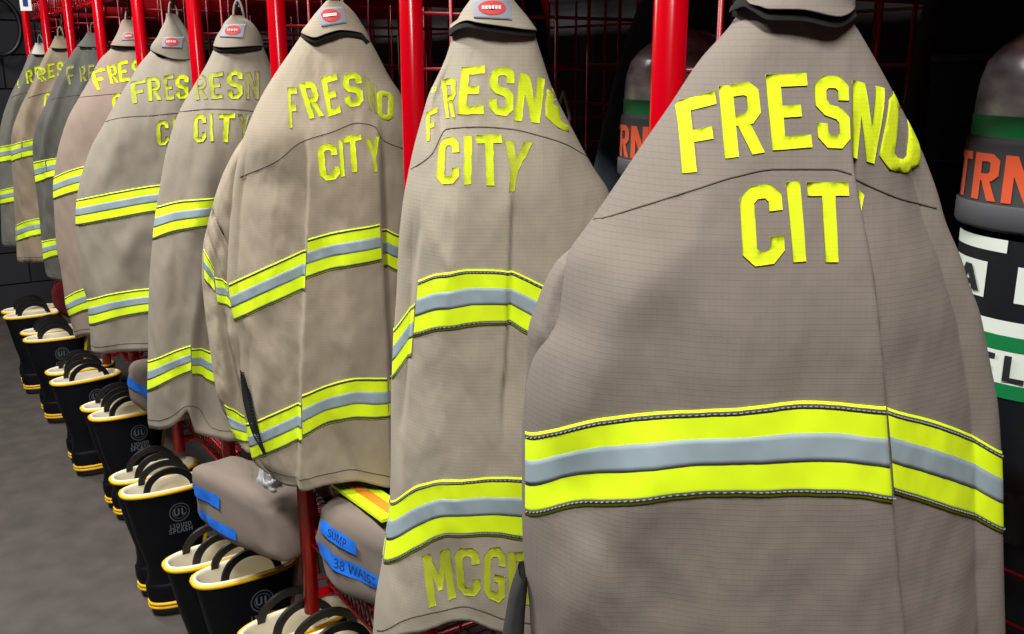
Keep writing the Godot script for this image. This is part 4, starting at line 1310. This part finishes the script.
func build_gear() -> void:
	cylinder("domed black air cylinder with orange letters, standing clear beside the biggest grey-brown coat", .478, .945)
	cylinder("black air cylinder half hidden behind the red post nearest the grey-brown coat", 1.0, .945)
	# folded trousers on the lower shelves
	# folded trousers lying along the lower shelves
	var a := folded_trousers("folded tan trousers with two inked blue tapes, below the name-patched coat's hem", 1.43, .685, .70, Vector3(.34, .18, .17), Vector3(.0, .3, .02), 1.0)
	tape(a, -.075, .038, -.08, .11, .027, "SUMP", .015)
	tape(a, -.030, -.014, -.06, .23, .030, "38 WAIST", .018)
	var b := folded_trousers("folded tan trousers with two short blank blue tapes, beside the clear plastic bag", 1.925, .605, .59, Vector3(.32, .16, .13), Vector3(.0, .32, .0), 2.0)
	tape(b, -.085, .022, -.05, .10, .030, "", .02)
	tape(b, -.055, -.036, -.05, .15, .026, "", .02)
	var c := folded_trousers("folded grey trousers with one blue tape, below the smooth beige-grey coat", 2.80, .62, .62, Vector3(.30, .15, .13), Vector3(.0, .2, .0), 3.0)
	tape(c, -.04, .01, -.05, .14, .028, "", .02)
	for q in [a, b, c]:
		q.remove_meta("slab_shape")
	# other soft gear
	var o := thing("clothing_bundle", "crumpled black and brown clothing bundle behind the tan trousers with two short tapes", "clothes", at(1.88, .665, .82))
	put("black_folds", soft_slab(Vector3(.26, .15, .2), 2.6, .45, 5.0, 600.0).mesh(true, true), M.black_cloth, o)
	var f := put("brown_fold", soft_slab(Vector3(.16, .09, .16), 2.4, .5, 6.0, 700.0).mesh(true, true), cloth_material(rgb(92, 72, 54)), o)
	f.position = Vector3(.08, .03, .07)
	o = thing("plastic_bag", "small crumpled clear plastic bag hanging at the hem below the black zip slot", "bag", at(1.85, .665, .60))
	var pl := plain(rgb(196, 198, 200), .25)
	pl.transparency = BaseMaterial3D.TRANSPARENCY_ALPHA
	pl.albedo_color.a = .7
	put("film", soft_slab(Vector3(.075, .11, .04), 2.6, .55, 8.0, 1500.0).mesh(), pl, o)
	o = thing("red_bag", "dark red cloth bag hanging behind the boots under the charcoal coat", "bag", at(4.85, .47, .68))
	put("cloth_body", soft_slab(Vector3(.30, .20, .14), 2.2, .3, 9.0).mesh(), plain(rgb(120, 8, 26), .85), o)
	o = thing("yellow_strap", "yellow and orange reflective strap lying above the inked tan trousers", "strap", at(1.47, .785, .66))
	var m := Mb.new()
	m.box(Vector3.ZERO, Vector3(.22, .006, .06), Basis(Vector3.BACK, .08))
	put("webbing", m.mesh(false), M.yellow, o)
	m = Mb.new()
	m.box(Vector3(0, .002, .0), Vector3(.222, .006, .02), Basis(Vector3.BACK, .08))
	put("orange_edge", m.mesh(false), plain(rgb(222, 140, 20), .7), o)
	# clothes hanging inside the bays
	var j := garment("hanging_jacket", "black jacket with a blue-grey pocket hanging behind the air cylinder", "jacket", .655, 1.07, PI / 2, [[1.715, -.05, .06], [1.66, -.10, .10], [1.52, -.125, .12], [1.3, -.14, .125], [1.06, -.15, .125]], .045, M.black_cloth)
	var S: Dictionary = j[1]
	put("pocket", band(S, [-.118, 1.545, .03, 1.55], [-.122, 1.44, .03, 1.43], 0, 1, .006, 10, 10).mesh(), M.navy, j[0])
	put("pocket_hem", band(S, [-.120, 1.55, .032, 1.555], [-.120, 1.543, .032, 1.548], 0, 1, .009, 10, 2).mesh(), plain(rgb(52, 60, 70), .9), j[0])
	j = garment("hanging_jacket", "dark navy jacket hanging behind the red post beside the half hidden cylinder", "jacket", 1.165, 1.06, PI / 2, [[1.70, -.02, .10], [1.62, -.07, .12], [1.48, -.12, .13], [1.3, -.16, .13], [1.0, -.18, .13]], .04, M.navy)
	j = garment("hanging_jacket", "black jacket with pale print strips seen through the wire panel", "jacket", 1.68, 1.06, PI / 2, [[1.70, -.02, .10], [1.6, -.08, .13], [1.45, -.13, .14], [1.2, -.16, .15], [0.95, -.16, .15]], .04, M.black_cloth)
	S = j[1]
	for k in 5:
		put("print_strip", band(S, [.05 + .012 * k, 1.56 - .045 * k, .10 + .012 * k, 1.555 - .045 * k], [.05 + .012 * k, 1.545 - .045 * k, .10 + .012 * k, 1.54 - .045 * k], 0, 1, .006, 6, 2).mesh(), plain(rgb(120, 122, 124), .9), j[0])
	o = thing("ring_strap", "pale ring strap hanging beside the name-patched coat's shoulder", "strap", at(1.19, 1.475, .874))
	m = Mb.new()
	var path := []
	var rad := []
	for k in 25:
		var g := TAU * k / 24.0
		path.append(Vector3(.013 * cos(g), .026 * sin(g), .004 * sin(g * 2.0))); rad.append(.0028)
	m.tube(path, rad, 6, false)
	put("ring", m.mesh(), plain(rgb(120, 118, 112), .8), o)
	o = thing("tag_card", "small white tag card with a blue mark on a far red post", "tag", at(4.64, 1.80, .615))
	o.rotation.y = .9
	m = Mb.new()
	m.box(Vector3.ZERO, Vector3(.05, .08, .003))
	put("card", m.mesh(false), M.white, o)
	m = Mb.new()
	m.box(Vector3(0, -.008, .002), Vector3(.022, .03, .001))
	put("blue_mark", m.mesh(false), M.ink, o)
	o = thing("black_hose", "black hose loop hanging on the block wall beyond the last post", "hose", at(6.60, 1.76, .72))
	m = Mb.new()
	path = []
	rad = []
	for k in 41:
		var g := TAU * k / 40.0
		path.append(Vector3(0, .16 * sin(g), .11 * cos(g))); rad.append(.014)
	m.tube(path, rad, 8, false)
	put("loop", m.mesh(), M.loop, o)

func garment(called: String, label: String, category: String, t: float, w: float, turn: float, rows_: Array, df: float, mat: Material) -> Array:
	var S := {"y": [], "l": [], "r": [], "zc": 0.0, "df": df, "db": .03, "dtop": .6, "droll": .2, "steps": [], "ridges": [], "wave": [.006, 7.0, t], "crumple": .014}
	for r in rows_:
		S.y.append(-r[0]); S.l.append(r[1]); S.r.append(r[2])
	var low: float = rows_[rows_.size() - 1][0]
	S.hu = [-.3, .3]
	S.hy = [low, low]
	S.base = low
	var o := thing(called, label, category, at(t, low, w), turn, "clothes hanging inside the bays")
	put("body", cloth(S, 60, 40).mesh(true, true), mat, o)
	var m := Mb.new()
	var p := Vector3((rows_[0][1] + rows_[0][2]) * .5, rows_[0][0] - low, 0)
	m.tube([p + Vector3(0, -.02, 0), p + Vector3(0, .02, .0)], [.006, .004], 6)
	put("hanger_loop", m.mesh(), mat, o)
	return [o, S]
